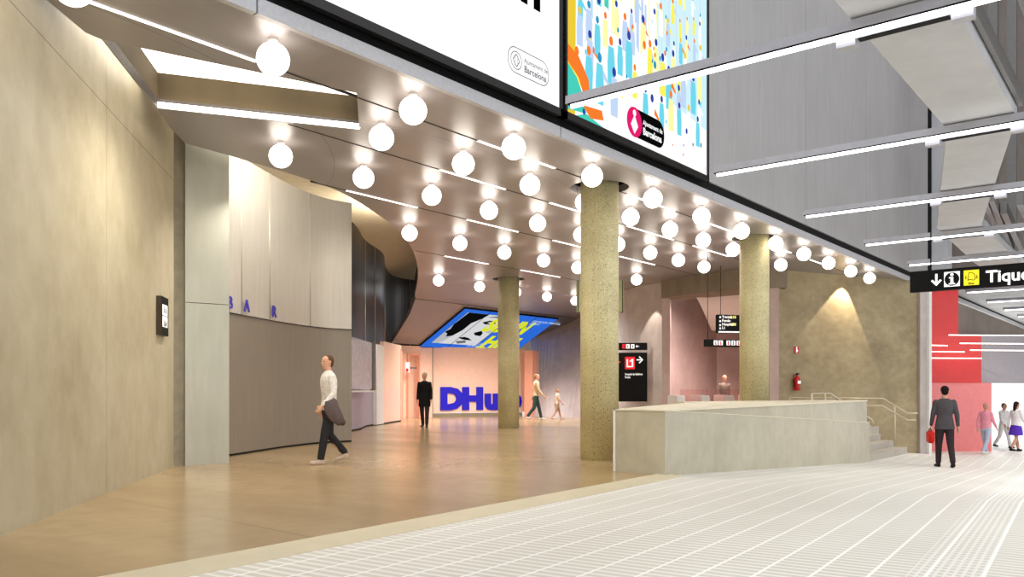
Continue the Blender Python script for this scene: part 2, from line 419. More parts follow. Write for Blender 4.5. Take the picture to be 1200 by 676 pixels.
# cream soffit above the bar opening
bm = bmesh.new(); prism(bm, [cw(*p)[:2] for p in ((-8, 10.6), (-8, 39), (-1.5, 39), (0, 24), (-1.0, 11.5))], 6.0, 6.1)
struct('ceiling_bar', bm, 'soffit')

# foyer ceiling sheet with openings
rim_px = [(200, 150), (217, 168), (268, 182), (300, 191.5), (335, 202), (370, 213.5), (405, 228), (435, 246), (462, 266), (480, 287), (488, 306), (489.5, 326), (485, 350)]
rim = [PZ(x, y, CZ) for x, y in rim_px]
rim = [rim[0]] + smooth_path(rim[1:], 5)
sk = [PZ(122, 47, CZ), PZ(418, 109, CZ), PZ(421, 152, CZ), PZ(185, 127, CZ)]   # skylight corners
outer = [Vector((cw(-4.1, 5.45).x, 6.6, 0)), Vector((60, 6.6, 0)), Vector((60, 22.4, 0)), Vector((rim[-1].x, 22.4, 0))] + [Vector((p.x, p.y, 0)) for p in rim[::-1][1:]]
outer += [sk[3] + (sk[3]-sk[2]).normalized()*.02, sk[0] + (sk[0]-sk[1]).normalized()*.02, PZ(100, 38, CZ), PZ(52, -2, CZ), cw(-4.12, 5.9)]
outer = [Vector((p.x, p.y, 0)) for p in outer]
COLS = [(PX(702.5, 14.2), .325), (PX(596, 25.9), .33), (PX(884, 18.9), .325)]
holes = [[Vector((c.x+.5*math.cos(-a), c.y+.5*math.sin(-a), 0)) for a in [2*math.pi*i/32 for i in range(32)]] for c, r in COLS]
holes.append([Vector((p.x, p.y, 0)) for p in sk[::-1]])
bm = bmesh.new(); loops = [outer] + holes; allp = [p for l in loops for p in l]
vs = [bm.verts.new((p.x, p.y, CZ)) for p in allp]
for tr in geometry.tessellate_polygon(loops):
    try: bm.faces.new([vs[i] for i in tr])
    except ValueError: pass
k = 0
for li, l in enumerate(loops):
    n = len(l); hi = [bm.verts.new((p.x, p.y, CZ+.12)) for p in l]
    for i in range(n):
        j = (i+1) % n; bm.faces.new((vs[k+i], vs[k+j], hi[j], hi[i]))
    k += n
struct('ceiling', bm, 'ceil')
bm = bmesh.new(); sl_ = [bm.verts.new((p.x, p.y, CZ+.6)) for p in outer]
for tr in geometry.tessellate_polygon([outer]): bm.faces.new([sl_[i] for i in tr])
struct('ceiling_slab', bm, 'dark')
for i, (c, r) in enumerate(COLS):
    bm = bmesh.new(); 
    A = [bm.verts.new((c.x+.5*math.cos(a), c.y+.5*math.sin(a), CZ+.12)) for a in [2*math.pi*i/32 for i in range(32)]]
    B = [bm.verts.new((c.x+.5*math.cos(a), c.y+.5*math.sin(a), CZ+.6)) for a in [2*math.pi*i/32 for i in range(32)]]
    for a in range(32): bm.faces.new((A[a], A[(a+1) % 32], B[(a+1) % 32], B[a]))
    struct('trim_%d' % (6+i), bm, 'black')
# skylight well and its bright pane
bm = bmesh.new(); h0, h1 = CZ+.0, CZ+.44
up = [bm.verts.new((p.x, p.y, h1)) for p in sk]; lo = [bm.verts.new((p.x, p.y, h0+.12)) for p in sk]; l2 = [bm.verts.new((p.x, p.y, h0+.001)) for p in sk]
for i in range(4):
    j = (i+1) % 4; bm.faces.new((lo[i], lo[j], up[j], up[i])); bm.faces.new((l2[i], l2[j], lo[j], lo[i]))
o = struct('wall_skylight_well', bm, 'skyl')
bm = bmesh.new(); c = sum(sk, Vector())/4
prism(bm, [(p.x+(c.x-p.x)*.0, p.y+(c.y-p.y)*.0) for p in sk], h1, h1+.04)
o = struct('window_1', bm, 'sky')
bm = bmesh.new(); d = (sk[2]-sk[3]).normalized(); nrm = Vector((-d.y, d.x, 0)); nrm = -nrm if nrm.dot(sk[3]) > 0 else nrm
prism(bm, [(p.x, p.y) for p in (sk[3]+nrm*.02, sk[2]+nrm*.02, sk[2]+nrm*.1, sk[3]+nrm*.1)], CZ+.0, CZ+.05)
o = setp(link('light_strip', bm, 'strip'), 'white light line along the far edge of the skylight opening', 'light strip')
# slanted ceiling at the back
LX0, LX1 = PZ(485, 350, CZ), None
sl = [Vector((LX0.x, 22.4, CZ)), Vector((33.5, 22.4, CZ)), Vector((33.2, 25.1, 3.11)), Vector((PV(459, 25.1).x, 25.1, 3.11))]
bm = bmesh.new(); mid = [(22.75, 23.5), (23.1, 24.3)]
pq = PV(479.5, 23.35, 4.095); pts = [sl[0], sl[1], sl[2], sl[3], pq]
vv = [bm.verts.new(p) for p in pts]; bm.faces.new(vv); v2 = [bm.verts.new(p+Vector((0, .1, .12))) for p in pts]; bm.faces.new(v2[::-1])
for i in range(5): bm.faces.new((vv[i], vv[(i+1) % 5], v2[(i+1) % 5], v2[i]))
struct('ceiling_slant', bm, 'ceil')
bm = bmesh.new(); box(bm, LX0.x-.02, 33.5, 22.38, 22.42, CZ-.012, CZ+.02); struct('trim_9', bm, 'dark')

# fascia above the foyer edge
bm = bmesh.new(); segs = [-12, 4.5, 9.3, 14.1, 18.9, 23.7, 28.5, 33.3, 38.1, 60]
for a, b in zip(segs, segs[1:]): box(bm, a+.01, b-.01, 6.55, 6.62, CZ-.01, CZ+.14)
struct('trim_10', bm, 'fascia')
bm = bmesh.new(); box(bm, -12, 60, 6.6, 6.8, CZ+.1, CZ+.31); struct('trim_11', bm, 'black')
bm = bmesh.new(); box(bm, -12, 60, 6.56, 6.85, CZ+.31, 22); struct('wall_hall', bm, 'hallwall')
bm = bmesh.new(); box(bm, 30.95, 31.1, 6.5, 6.56, CZ+.31, 22); struct('trim_12', bm, 'black')
bm = bmesh.new(); box(bm, 31.1, 31.9, 6.0, 6.56, CZ+.31, 22); struct('trim_13', bm, 'girder')
# far end of the high hall and low passage ceiling behind it
bm = bmesh.new(); box(bm, 32, 32.3, -14, 6.56, 5.0, 22); struct('wall_end', bm, 'end')
bm = bmesh.new(); box(bm, 32, 80, -14, 6.56, 4.85, 5.0); struct('ceiling_passage', bm, 'girder')

# back salmon wall with door
A, B = PX(507, 36.2), PX(615, 38.25)
bm = bmesh.new(); ribbon(bm, [A, B], .18, 3.06, .25); struct('wall_back', bm, 'salmon')
bm = bmesh.new(); ribbon(bm, [PX(506, 36.1), PX(507.6, 36.15)], 0, 3.06, .25); ribbon(bm, [PX(507, 36.12), PX(612, 38.1)], .0, .16, .2)
struct('trim_14', bm, 'recess')
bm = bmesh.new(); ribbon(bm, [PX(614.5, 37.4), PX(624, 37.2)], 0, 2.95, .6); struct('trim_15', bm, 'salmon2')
bm = bmesh.new(); ribbon(bm, [PX(492, 35.4), PX(506.5, 35.9)], 0, 3.0, .25)
ribbon(bm, [PX(469, 35.0), PX(493, 35.4)], 2.72, 3.05, .25); ribbon(bm, [PX(470, 34.9), PX(478.6, 35.1)], 0, 2.74, .25)
struct('wall_back_left', bm, 'salmon')
d3 = empty('door_1', (0, 0, 0), None, None); d3['kind'] = 'structure'
bm = bmesh.new(); ribbon(bm, [PX(478.4, 35.5), PX(492.5, 35.7)], 0, 2.7, .08); link('door_leaf', bm, 'salmon', d3)
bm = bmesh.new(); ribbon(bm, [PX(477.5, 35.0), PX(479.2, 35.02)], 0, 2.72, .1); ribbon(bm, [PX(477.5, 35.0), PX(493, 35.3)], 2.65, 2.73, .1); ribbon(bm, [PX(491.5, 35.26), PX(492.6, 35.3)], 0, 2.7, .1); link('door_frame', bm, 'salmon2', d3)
bm = bmesh.new(); c = PX(490, 35.45); cyl(bm, (c.x, c.y, 1.0), (c.x, c.y, 1.3), .02); link('door_handle', bm, 'steel', d3)
# salmon screen wall between hatch and door
bm = bmesh.new(); ribbon(bm, [PX(449.8, 28.75), PX(470.2, 31.4)], 0.03, 2.86, .15); struct('wall_salmon', bm, 'salmon')
bm = bmesh.new(); ribbon(bm, [PX(441.5, 27.6), PX(449.9, 28.6)], 0.03, 2.7, .15); struct('trim_16', bm, 'white')
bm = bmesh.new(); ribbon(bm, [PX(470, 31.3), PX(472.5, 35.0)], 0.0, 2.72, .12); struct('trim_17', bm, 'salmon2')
ll = [p - p.normalized()*.02 for p in P2]
bm = bmesh.new(); ribbon(bm, ll + [PX(449.8, 28.6), PX(470, 31.3)], 0, .05, .05); struct('baseboard_hatch', bm, 'black')
# service hatch in the lavender wall
w = empty('window_2', (0, 0, 0), None, None); w['kind'] = 'structure'
hp = [p - p.normalized()*.03 for p in P2 if True]
bm = bmesh.new(); A, B = PX(411, 23.3), PX(437.5, 25.5)
ribbon(bm, [A, B], 1.2, 2.62, .06); link('pane', bm, 'lavpane', w)
bm = bmesh.new(); ribbon(bm, [PX(437.5, 25.35), PX(440.5, 25.6)], 1.14, 2.66, .1); link('window_frame', bm, 'steel', w)
bm = bmesh.new(); ribbon(bm, [PX(411, 23.05), PX(440.5, 25.3)], 1.12, 1.17, .3); link('window_sill', bm, 'white', w)

# leaning concrete wall right of the salmon wall
base = smooth_path([cw(*p) for p in ((.90, 37.4), (1.5, 36.6), (2.6, 35.5), (3.5, 31.5), (3.85, 28.6), (4.98, 26.3))], 6)
top_ = smooth_path([cw(*p) for p in ((.95, 40.5), (1.9, 40.6), (3.4, 39.4), (3.8, 33.5), (3.9, 28.9), (4.98, 26.3))], 6)
bm = bmesh.new(); R0 = [bm.verts.new((p.x, p.y, 0)) for p in base]; R1 = [bm.verts.new((p.x, p.y, CZ+.05)) for p in top_]
R2 = [bm.verts.new((p.x+.25, p.y+.25, 0)) for p in base]; R3 = [bm.verts.new((p.x+.25, p.y+.25, CZ+.05)) for p in top_]
for i in range(len(R0)-1):
    bm.faces.new((R0[i], R0[i+1], R1[i+1], R1[i])); bm.faces.new((R2[i], R3[i], R3[i+1], R2[i+1])); bm.faces.new((R1[i], R1[i+1], R3[i+1], R3[i]))
for i in (0, -1): bm.faces.new((R0[i], R1[i], R3[i], R2[i]))
struct('wall_curved', bm, 'wall_m', smooth=False)
# beam over the gates, recess, right wall
bm = bmesh.new(); prism(bm, [cw(*p)[:2] for p in ((4.75, 26.5), (4.72, 26.25), (6.47, 23.6), (7.8, 23.6), (7.9, 24.6), (5.3, 27.0))], 4.09, CZ+.02); struct('wall_beam', bm, 'beam_c')
bm = bmesh.new(); ribbon(bm, [PX(785, 26.3), PX(786.5, 30.0), PX(840, 33.0), PX(905, 33.0), PX(902, 23.75)], 0, CZ, .25); struct('wall_gates', bm, 'wall_p')
bm = bmesh.new(); n = 10; rows = []
for i in range(n+1):
    t_ = i/n; dd = 25.2 + t_*5.5; zz = 4.12 - .75*(1-math.cos(t_*math.pi/2))
    rows.append([bm.verts.new(PX(812 + 22*t_, dd, zz)), bm.verts.new(PX(903, dd, zz))])
for a, b in zip(rows, rows[1:]): bm.faces.new((a[0], a[1], b[1], b[0]))
struct('ceiling_gates', bm, 'white', smooth=True)
RWA, RWB = PX(902, 23.75), PX(1078.5, 26.5)
bm = bmesh.new(); ribbon(bm, [RWA, RWB], -1.0, CZ+.02, .35)
struct('wall_right', bm, 'wall_r')
bm = bmesh.new(); ribbon(bm, [PX(1078.3, 26.35), PX(1089, 26.4)], -1.0, CZ+.0, .4); struct('trim_18', bm, 'wall_m')
bm = bmesh.new(); ribbon(bm, [PX(1088.8, 26.3), PX(1092, 26.35)], -1.0, CZ+.0, .5); struct('trim_19', bm, 'white')
# red wall, grey wall above the passage opening, white space beyond
bm = bmesh.new(); ribbon(bm, [PX(1085, 27.9), PX(1123, 28.0)], 1.42, CZ, .2); ribbon(bm, [PX(1123, 28.0), PX(1150, 28.1)], 1.42, 3.05, .2); struct('wall_red', bm, 'red')
bm = bmesh.new(); ribbon(bm, [PX(1085, 27.9), PX(1162, 28.15)], -1.0, 1.42, .2); struct('wall_rosy', bm, 'rosy')
def under_fascia(px_, d): return CH + (HY-(17.5+.408*(px_-300))-1.5)*d/FPX
bm = bmesh.new(); q = [PX(1123, 28.2), PX(1222, 29.3), PX(1222, 29.5), PX(1123, 28.4)]; zt = [under_fascia(1123, 28.2), 3.07, 3.07, under_fascia(1123, 28.2)]
prism(bm, [p[:2] for p in q], 3.05, zt); struct('wall_far_upper', bm, 'end')
bm = bmesh.new(); q = [PX(1150, 28.2), PX(1222, 29.3), PX(1330, 30.3), PX(1330, 30.5), PX(1222, 29.5), PX(1150, 28.4)]
prism(bm, [p[:2] for p in q], 1.42, [3.05, 3.05, 1.75, 1.75, 3.05, 3.05]); struct('wall_far', bm, 'greyw')
bm = bmesh.new(); ribbon(bm, [PX(1100, 46), PX(1300, 46)], -1.3, 4.0, .2); struct('wall_far_white', bm, 'white')

# ================================================================ THINGS
# columns
cl = ['speckled terrazzo column nearest the camera, beside the low concrete wall', 'speckled terrazzo column standing before the salmon wall', 'speckled terrazzo column rising behind the low concrete wall near the gates']
for (c, r), lb in zip(COLS, cl):
    bm = bmesh.new(); cyl(bm, (0, 0, 0), (0, 0, CZ+.6), r, n=48)
    setp(link('column', bm, 'terr', loc=(c.x, c.y, 0)), lb, 'column', 'terrazzo columns')

# globes
rows = [
 [(85, -12), (320, 68), (484, 128), (602, 172), (694, 206), (765, 232), (822, 253), (869, 271), (909, 285), (942, 298), (971, 308), (997, 318), (1019, 326)],
 [(447, 162), (543, 192), (621, 217), (685, 237), (739, 254), (785, 269), (824, 282), (859, 292), (888, 302), (915, 311)],
 [(329, 183), (426, 208), (506, 229), (573, 246), (630, 261), (681, 274), (724, 285), (762, 295), (795, 304), (825, 311)],
 [(480, 273), (539, 285), (591, 295), (637, 304), (677, 312), (713, 319), (746, 326)],
 [(514, 330), (562, 336), (605, 342), (641, 348), (674, 352)]]
rv = [6.93, 8.0, 9.72, 12.4, 17.1]
rownm = ['front row along the ceiling edge', 'second row', 'third row', 'fourth row', 'rearmost row']
ordn = ['first', 'second', 'third', 'fourth', 'fifth', 'sixth', 'seventh', 'eighth', 'ninth', 'tenth', 'eleventh', 'twelfth', 'thirteenth']
GZ = 4.43
proto = None
for ri, (rw, v) in enumerate(zip(rows, rv)):
    for i, (px_, py_) in enumerate(rw):
        p = PV(px_, v)
        if proto is None:
            e = empty('globe_lamp', (0, 0, 0), 'x', 'lamp', 'globe lamps')
            bm = bmesh.new(); bmesh.ops.create_uvsphere(bm, u_segments=28, v_segments=18, radius=.16); g = link('globe', bm, 'globe', e, True)
            bm = bmesh.new(); cyl(bm, (0, 0, .14), (0, 0, CZ-GZ), .05, n=20); k = link('ceiling_mount', bm, 'white', e)
            proto = (e, g, k); r = e
        else:
            r = proto[0].copy(); COL.objects.link(r)
            for ch in proto[1:]:
                c = ch.copy(); COL.objects.link(c); c.parent = r
        r.location = (p.x, p.y, GZ)
        r['label'] = 'round opal globe lamp, %s from the left in the %s' % (ordn[i], rownm[ri]) if i < len(rw)-1 else 'round opal globe lamp at the right-hand end of the %s' % rownm[ri]
        r['group'] = 'globe lamps under the foyer ceiling'
# light slots
slots = [(7.54, [(60, 300), (560, 650), (735, 790), (828, 862), (914, 927), (949, 964)]), (9.0, [(515, 592), (644, 700), (735, 789), (812, 854)]),
         (11.2, [(406, 489), (547, 607), (648, 690), (726, 767)]), (14.7, [(521, 572), (610, 656)])]
slotnm = ['frontmost ceiling slot', 'second ceiling slot', 'third ceiling slot', 'rear ceiling slot']
starts = [-8, PZ(331, 143, CZ).x + .1, PZ(364, 213, CZ).x, PZ(485, 294, CZ).x]
ends = [28.3, 25, 23.5, 22.6+9]
for si, (v, L) in enumerate(slots):
    bm = bmesh.new(); box(bm, starts[si], ends[si], v-.014, v+.014, CZ-.004, CZ+.02); struct('trim_%d' % (20+si), bm, 'dark')
    for i, (a, b) in enumerate(L):
        A, B = PV(a, v), PV(b, v)
        bm = bmesh.new(); box(bm, -(B.x-A.x)/2, (B.x-A.x)/2, -.018, .018, -.01, 0)
        o = link('light_strip', bm, 'strip', loc=((A.x+B.x)/2, v, CZ))
        setp(o, 'thin white light strip, %s from the left in the %s' % (ordn[i], slotnm[si]), 'light strip', 'light strips in the ceiling slots')

# linear fixtures of the hall
fn = ['crossing in front of the illustrated screen', 'second from the camera, ending right of the screens', 'third from the camera, over the grey wall', 'fourth from the camera, over the grey wall', 'fifth from the camera, just above the ticket sign']
for i in range(11):
    u = 8.36 + 4.12*i
    lb = 'long hanging linear lamp ' + (fn[i] if i < 5 else 'beyond the ticket sign, %s going away' % ordn[i-5])
    r = empty('linear_lamp', (u, 5.79, 4.6), lb, 'lamp', 'linear lamps across the hall')
    L = 7.2
    bm = bmesh.new(); box(bm, -.04, .04, -L, 0, .055, .15); link('housing', bm, 'fix', r)
    bm = bmesh.new(); box(bm, -.03, .03, -L+.02, -.02, .04, .055); link('reveal', bm, 'black', r)
    bm = bmesh.new(); box(bm, -.02, .02, -L+.05, -.06, -.0, .04); link('tube', bm, 'tube', r)
    if i < 4:
        vm = -3.78 if i == 0 else (-3.7 if i == 1 else (-2.9 if i == 2 else -2.1))
        bm = bmesh.new(); box(bm, .06, .16, vm-.55, vm+.55, .0, .1); box(bm, .05, .17, vm-.6, vm-.42, -.06, .12); box(bm, .05, .17, vm+.42, vm+.6, -.06, .12); link('bracket', bm, 'fix', r)
        bm = bmesh.new(); box(bm, .07, .15, vm-.4, vm+.4, -.012, 0); link('bracket_slot', bm, 'black', r)
# folded girder above the lamps
gl = [(2, 2.45), (12.7, 2.45), (20.3, 4.12), (26.5, 4.42), (32, 4.5)]; gr = [(2, 1.58), (12.7, 1.62), (20.5, 3.28), (26.5, 3.4), (32, 3.5)]
bm = bmesh.new(); prism(bm, gl + gr[::-1], 4.77, 5.0); struct('ceiling_girder', bm, 'girder')
bm = bmesh.new(); prism(bm, [(2, 1.5), (12.7, 1.55), (12.7, 1.6), (2, 1.55)], 4.9, 5.1); prism(bm, [(2, .9), (20, .9), (20, 1.3), (2, 1.3)], 5.3, 5.7); box(bm, 5, 30, .1, .5, 5.6, 6.0)
struct('trim_30', bm, 'steel')
bm = bmesh.new()
for a, b in (((1155, 237), (1178, 296)), ((1161, 236), (1186, 296)), ((1176, 250), (1200, 300)), ((1195, 240), (1215, 280))):
    A, B = PZ(a[0], a[1], 4.95), PZ(b[0], b[1], 4.95); d = (B-A).normalized(); nn = Vector((-d.y, d.x, 0))*.06
    prism(bm, [(A+nn)[:2], (B+nn)[:2], (B-nn)[:2], (A-nn)[:2]], 4.95, 5.2)
struct('trim_31', bm, 'steel')
bm = bmesh.new()
for px_, d in ((1186, 24), (1164, 24)): 
    c = PX(px_, d); box(bm, c.x-.12, c.x+.12, c.y-.12, c.y+.12, 5.0, 22)
box(bm, 24, 24.3, -10, 2, 6.8, 7.2)
struct('trim_32', bm, 'steel')
bm = bmesh.new(); box(bm, 17.25, 17.55, -12, 6.56, 10.5, 10.9); struct('trim_33', bm, 'steel')

# ---- LED screens
scm = {}
def sm(key, c, st=.95):
    k = 'screen '+key
    if k not in M:
        M[k] = emit(k, c, st, [x*.02 for x in c])
        M[k].node_tree.nodes['Principled BSDF'].inputs['Specular IOR Level'].default_value = 0
    return k
def led_mat():
    t = NT('white lit screen'); g = t.n('ShaderNodeTexCoord'); sp = t.n('ShaderNodeSeparateXYZ'); t.l(g.outputs['Object'], sp.inputs[0])
    ln = t.math('LESS_THAN', t.math('FRACT', t.math('MULTIPLY', sp.outputs[1], 24)), .3)
    w = t.math('FRACT', t.math('MULTIPLY', sp.outputs[0], 3.1))
    f = t.math('MULTIPLY', ln, t.ramp(w, 0, 1, .1, .7))
    col = t.mix(f, lin((252, 252, 253)), lin((214, 216, 220)))
    t.l(col, t.b.inputs['Emission Color']); t.b.inputs['Emission Strength'].default_value = 1.0; t.b.inputs['Base Color'].default_value = (.05, .05, .05, 1); return t.m
M['led'] = led_mat()
def led_frame(r, w, h):
    bm = bmesh.new(); t_ = .045
    for a in ((-t_, 0, -.10, h+.05), (w, w+t_, -.10, h+.05)): box(bm, a[0], a[1], -.06, .02, a[2], a[3])
    box(bm, -t_, w+t_, -.06, .02, -.10, 0); box(bm, -t_, w+t_, -.06, .02, h, h+.05); box(bm, 0, w, -.02, .02, 0, h)
    link('screen_frame', bm, 'frame', r)
V0 = 6.52
r = empty('led_screen', (4.78, V0, 4.97), 'huge white lit screen with a thin outlined emblem at lower right, above the fascia', 'screen')
led_frame(r, 4.4, 5)
bm = bmesh.new(); poly(bm, [(0, 0), (4.4, 0), (4.4, 5), (0, 5)], 0)
m4 = basis((0, -.03, 0), (1, 0, 0), (0, 0, 1)); flat('display', bm, ['led'], m4, r)
bm = bmesh.new()
def outline(bm, pts, w, z, mi):
    n = len(pts); c = Vector((sum(p[0] for p in pts)/n, sum(p[1] for p in pts)/n))
    for i in range(n):
        a, b = Vector(pts[i]), Vector(pts[(i+1) % n]); d = (b-a)
        if d.length < 1e-6: continue
        nn = Vector((-d.y, d.x)).normalized()*w
        poly(bm, [a-nn, b-nn, b+nn, a+nn], z, mi)
outline(bm, rrect(3.29, .2, 4.15, .52, .15), .006, .001, 0)
outline(bm, disc(3.46, .36, .11), .006, .001, 0); outline(bm, [(3.46, .28), (3.53, .36), (3.46, .44), (3.39, .36)], .006, .001, 0)
for a in (-.03, .03): poly(bm, [(3.46+a-.004, .29), (3.46+a+.004, .29), (3.46+a+.004, .43), (3.46+a-.004, .43)], .001, 0)
text_bm(bm, 'Ajuntament de', .085, 0, None, 0, .001, z=.001); 
for v in [v for v in bm.verts if v.co.x < 1.2 and v.co.y < .2]: v.co.x += 3.62; v.co.y += .385
text_bm(bm, 'Barcelona', .12, 0, None, 0, .003, z=.0012)
for v in [v for v in bm.verts if v.co.x < 1.2 and v.co.y < .2]: v.co.x += 3.62; v.co.y += .265
flat('emblem', bm, [sm('greyline', (120, 120, 124))], basis((0, -.035, 0), (1, 0, 0), (0, 0, 1)), r)
bm = bmesh.new(); text_bm(bm, 'n', .95, 0, Matrix.Translation((3.52, 1.17, 0)), 0, .03, z=.001)
flat('lettering', bm, [sm('ink', (12, 12, 12), .3)], basis((0, -.035, 0), (1, 0, 0), (0, 0, 1)), r)

r = empty('led_screen', (9.34, V0, 4.97), 'huge lit screen showing a colourful crowd illustration beside the plain white screen', 'screen')
led_frame(r, 4.36, 5)
bm = bmesh.new(); rnd = random.Random(4)
pal = {'w': (252, 253, 253), 'sky': (206, 238, 246), 'yel': (250, 238, 90), 'ye2': (252, 246, 170), 'cy': (110, 212, 232), 'lb': (190, 212, 242), 'nv': (48, 70, 160), 'or': (244, 124, 44), 'tq': (70, 204, 184), 'oc': (232, 200, 60), 'pk': (226, 30, 108), 'bk': (10, 10, 10), 'tl': (40, 150, 190)}
keys = list(pal); mi = {k: i for i, k in enumerate(keys)}
poly(bm, [(0, 0), (4.36, 0), (4.36, 5), (0, 5)], 0, mi['w'])
poly(bm, [(2.55, 2.1), (2.62, 1.0), (4.36, .8), (4.36, 5), (2.5, 5)], .001, mi['sky'])
poly(bm, [(0, 0), (.22, 0), (.25, 2.6), (0, 2.9)], .0012, mi['oc'])
for x in (2.7, 2.95, 3.2, 3.5, 3.85, 4.1): poly(bm, [(x, 1.7), (x+.012, 1.7), (x+.012, 5), (x, 5)], .0015, mi['lb'])
for i in range(26):                             # hanging colour streaks
    x = rnd.uniform(.2, 2.5); w = rnd.uniform(.03, .09); y0 = rnd.uniform(1.5, 2.4)
    poly(bm, [(x, y0), (x+w, y0-.1), (x+w*.7, 5), (x+.01, 5)], .0016+i*1e-5, mi[rnd.choice(['ye2', 'ye2', 'lb', 'yel'])])
def person2d(x, y, h, body, z):
    w = h*.13
    poly(bm, [(x-w, y), (x+w, y), (x+w*1.15, y+h*.45), (x+w*.8, y+h*.78), (x-w*.8, y+h*.78), (x-w*1.1, y+h*.42)], z, mi[body])
    poly(bm, disc(x, y+h*.9, h*.075, h*.1, 10), z+1e-5, mi[rnd.choice(['or', 'nv', 'nv', 'oc', 'tl'])])
    if rnd.random() < .5: poly(bm, [(x+w, y+h*.7), (x+w*2.6, y+h*.5), (x+w*2.5, y+h*.44), (x+w*.8, y+h*.55)], z+1e-5, mi[rnd.choice(['or', 'lb', 'yel', body])])
zz = .002
for ry, hh, nn in ((2.5, .5, 16), (2.15, .5, 17), (1.75, .6, 17), (1.3, .72, 16), (.85, .8, 15), (.35, .85, 13)):
    for i in range(nn):
        x = .3 + (4.0*(i+rnd.uniform(-.25, .25))/nn); zz += 5e-5
        if x > 4.2 or (ry < .6 and x < 2.0 and x > 1.45): continue
        person2d(x, ry+rnd.uniform(-.18, .18), hh*rnd.uniform(.6, .95), rnd.choice(['yel', 'ye2', 'cy', 'lb', 'lb', 'ye2', 'tq', 'w', 'lb', 'cy', 'w', 'w', 'ye2', 'w', 'yel']), zz)
for pts, k in (([(.02, .95), (.3, .85), (.55, .6), (.6, .35), (.45, .3), (.3, .55), (.02, .72)], 'or'), ([(0, .7), (.25, .55), (.4, .35), (.5, .1), (0, .05)], 'tq'), ([(.5, .1), (.9, .02), (1.3, 0), (.2, 0)], 'tq'), ([(.4, .2), (.9, .25), (.95, .12), (.6, .06)], 'or')):
    zz += 5e-5; poly(bm, pts, zz, mi[k])
for i in range(30):
    x, y, s = rnd.uniform(.3, 4.3), rnd.uniform(.1, 2.6), rnd.uniform(.015, .04); zz += 1e-5
    poly(bm, disc(x, y, s, s*1.4, 7), zz, mi[rnd.choice(['nv', 'or', 'cy', 'yel', 'tl'])])
zz += 2e-4; poly(bm, rrect(1.62, .1, 2.78, .54, .2), zz, mi['bk']); poly(bm, disc(1.83, .32, .23, .23, 28), zz+1e-4, mi['pk'])
poly(bm, [(1.83, .14), (1.94, .27), (1.83, .44), (1.72, .27)], zz+2e-4, mi['w']); poly(bm, disc(1.83, .46, .05), zz+2e-4, mi['w'])
text_bm(bm, 'Ajuntament de', .105, mi['w'], Matrix.Translation((2.09, .35, zz+2e-4)), 0, .003)
text_bm(bm, 'Barcelona', .15, mi['w'], Matrix.Translation((2.09, .2, zz+2e-4)), 0, .006)
flat('display', bm, [sm(k, pal[k]) for k in keys], basis((0, -.03, 0), (1, 0, 0), (0, 0, 1)), r)

# ---- slanted poster screen at the back
SV = Vector((0, 2.7, -1.52)).normalized()      # down the slant
o4 = Vector((25.25, 22.55, CZ-.1)); wS, hS = 6.5, 2.95
r = empty('slanted_screen', o4 + Vector((0, -.02, -.03)), 'blue bordered portrait screen on the slanted ceiling above the salmon wall', 'screen')
m4 = basis((0, 0, 0), (1, 0, 0), -SV) # x right, y up the slant, normal faces down/out
bm = bmesh.new(); box(bm, -.03, wS+.03, -hS-.03, .03, -.02, .02); o = flat('screen_frame', bm, ['black'], m4, r)
bm = bmesh.new(); C2 = {'b': (48, 112, 226), 'g': (190, 192, 196), 'lg': (224, 224, 226), 'k': (14, 14, 16), 'dg': (110, 112, 116), 'y': (232, 238, 40), 'w': (196, 214, 246)}
kk = list(C2); ci = {k: i for i, k in enumerate(kk)}
def sq(pts): return [(x*wS, (y-1)*hS) for x, y in pts]
z = .03
poly(bm, sq([(0, 0), (1, 0), (1, 1), (0, 1)]), z, ci['b'])
poly(bm, sq([(.06, .12), (.5, .12), (.5, .93), (.06, .93)]), z+.001, ci['g'])
poly(bm, sq([(.13, .12), (.5, .12), (.5, .93), (.27, .93), (.2, .7), (.19, .45)]), z+.002, ci['lg'])
poly(bm, sq([(.06, .42), (.08, .5), (.06, .62), (.07, .93), (.27, .93), (.25, .82), (.2, .68), (.2, .5), (.17, .34), (.12, .3), (.1, .38)]), z+.003, ci['k'])
poly(bm, sq([(.29, .73), (.34, .79), (.4, .78), (.43, .72), (.4, .69), (.33, .69)]), z+.004, ci['k']); poly(bm, sq([(.34, .73), (.36, .76), (.385, .75), (.38, .71)]), z+.005, ci['lg'])
poly(bm, sq([(.27, .86), (.36, .91), (.46, .88), (.46, .85), (.36, .87)]), z+.004, ci['dg'])
poly(bm, sq([(.33, .45), (.38, .52), (.42, .46), (.43, .38), (.37, .39)]), z+.004, ci['k']); poly(bm, sq([(.42, .5), (.5, .6), (.5, .45)]), z+.004, ci['g'])
poly(bm, sq([(.24, .3), (.29, .33), (.34, .31), (.4, .25), (.33, .25), (.28, .27)]), z+.004, ci['k']); poly(bm, sq([(.26, .2), (.34, .24), (.37, .18), (.3, .14)]), z+.0035, ci['dg'])
def btext(s, x, y, size, key, off, sx=1.0):
    text_bm(bm, s, size, ci[key], Matrix.Translation((x*wS, (y-1)*hS, z+.006)) @ Matrix.Diagonal((sx, 1, 1, 1)), 0, off)
btext('SOUN', .37, .53, 1.3, 'y', .07, .82); btext('HIM', .54, .1, 1.25, 'y', .07, 1.05)
btext('DEL 15 AL 30\nDE MARZO', .42, .15, .2, 'w', .004); btext('EXPOSICION TEMPORAL\nDISSENY', .76, .86, .2, 'w', .004)
poly(bm, sq([(.52, .06), (.62, .06), (.62, .10), (.52, .10)]), z+.006, ci['y'])
for x in (.25, .5, .75): poly(bm, [(x*wS-.02, -hS), (x*wS+.02, -hS), (x*wS+.02, 0), (x*wS-.02, 0)], z+.008, ci['k'])
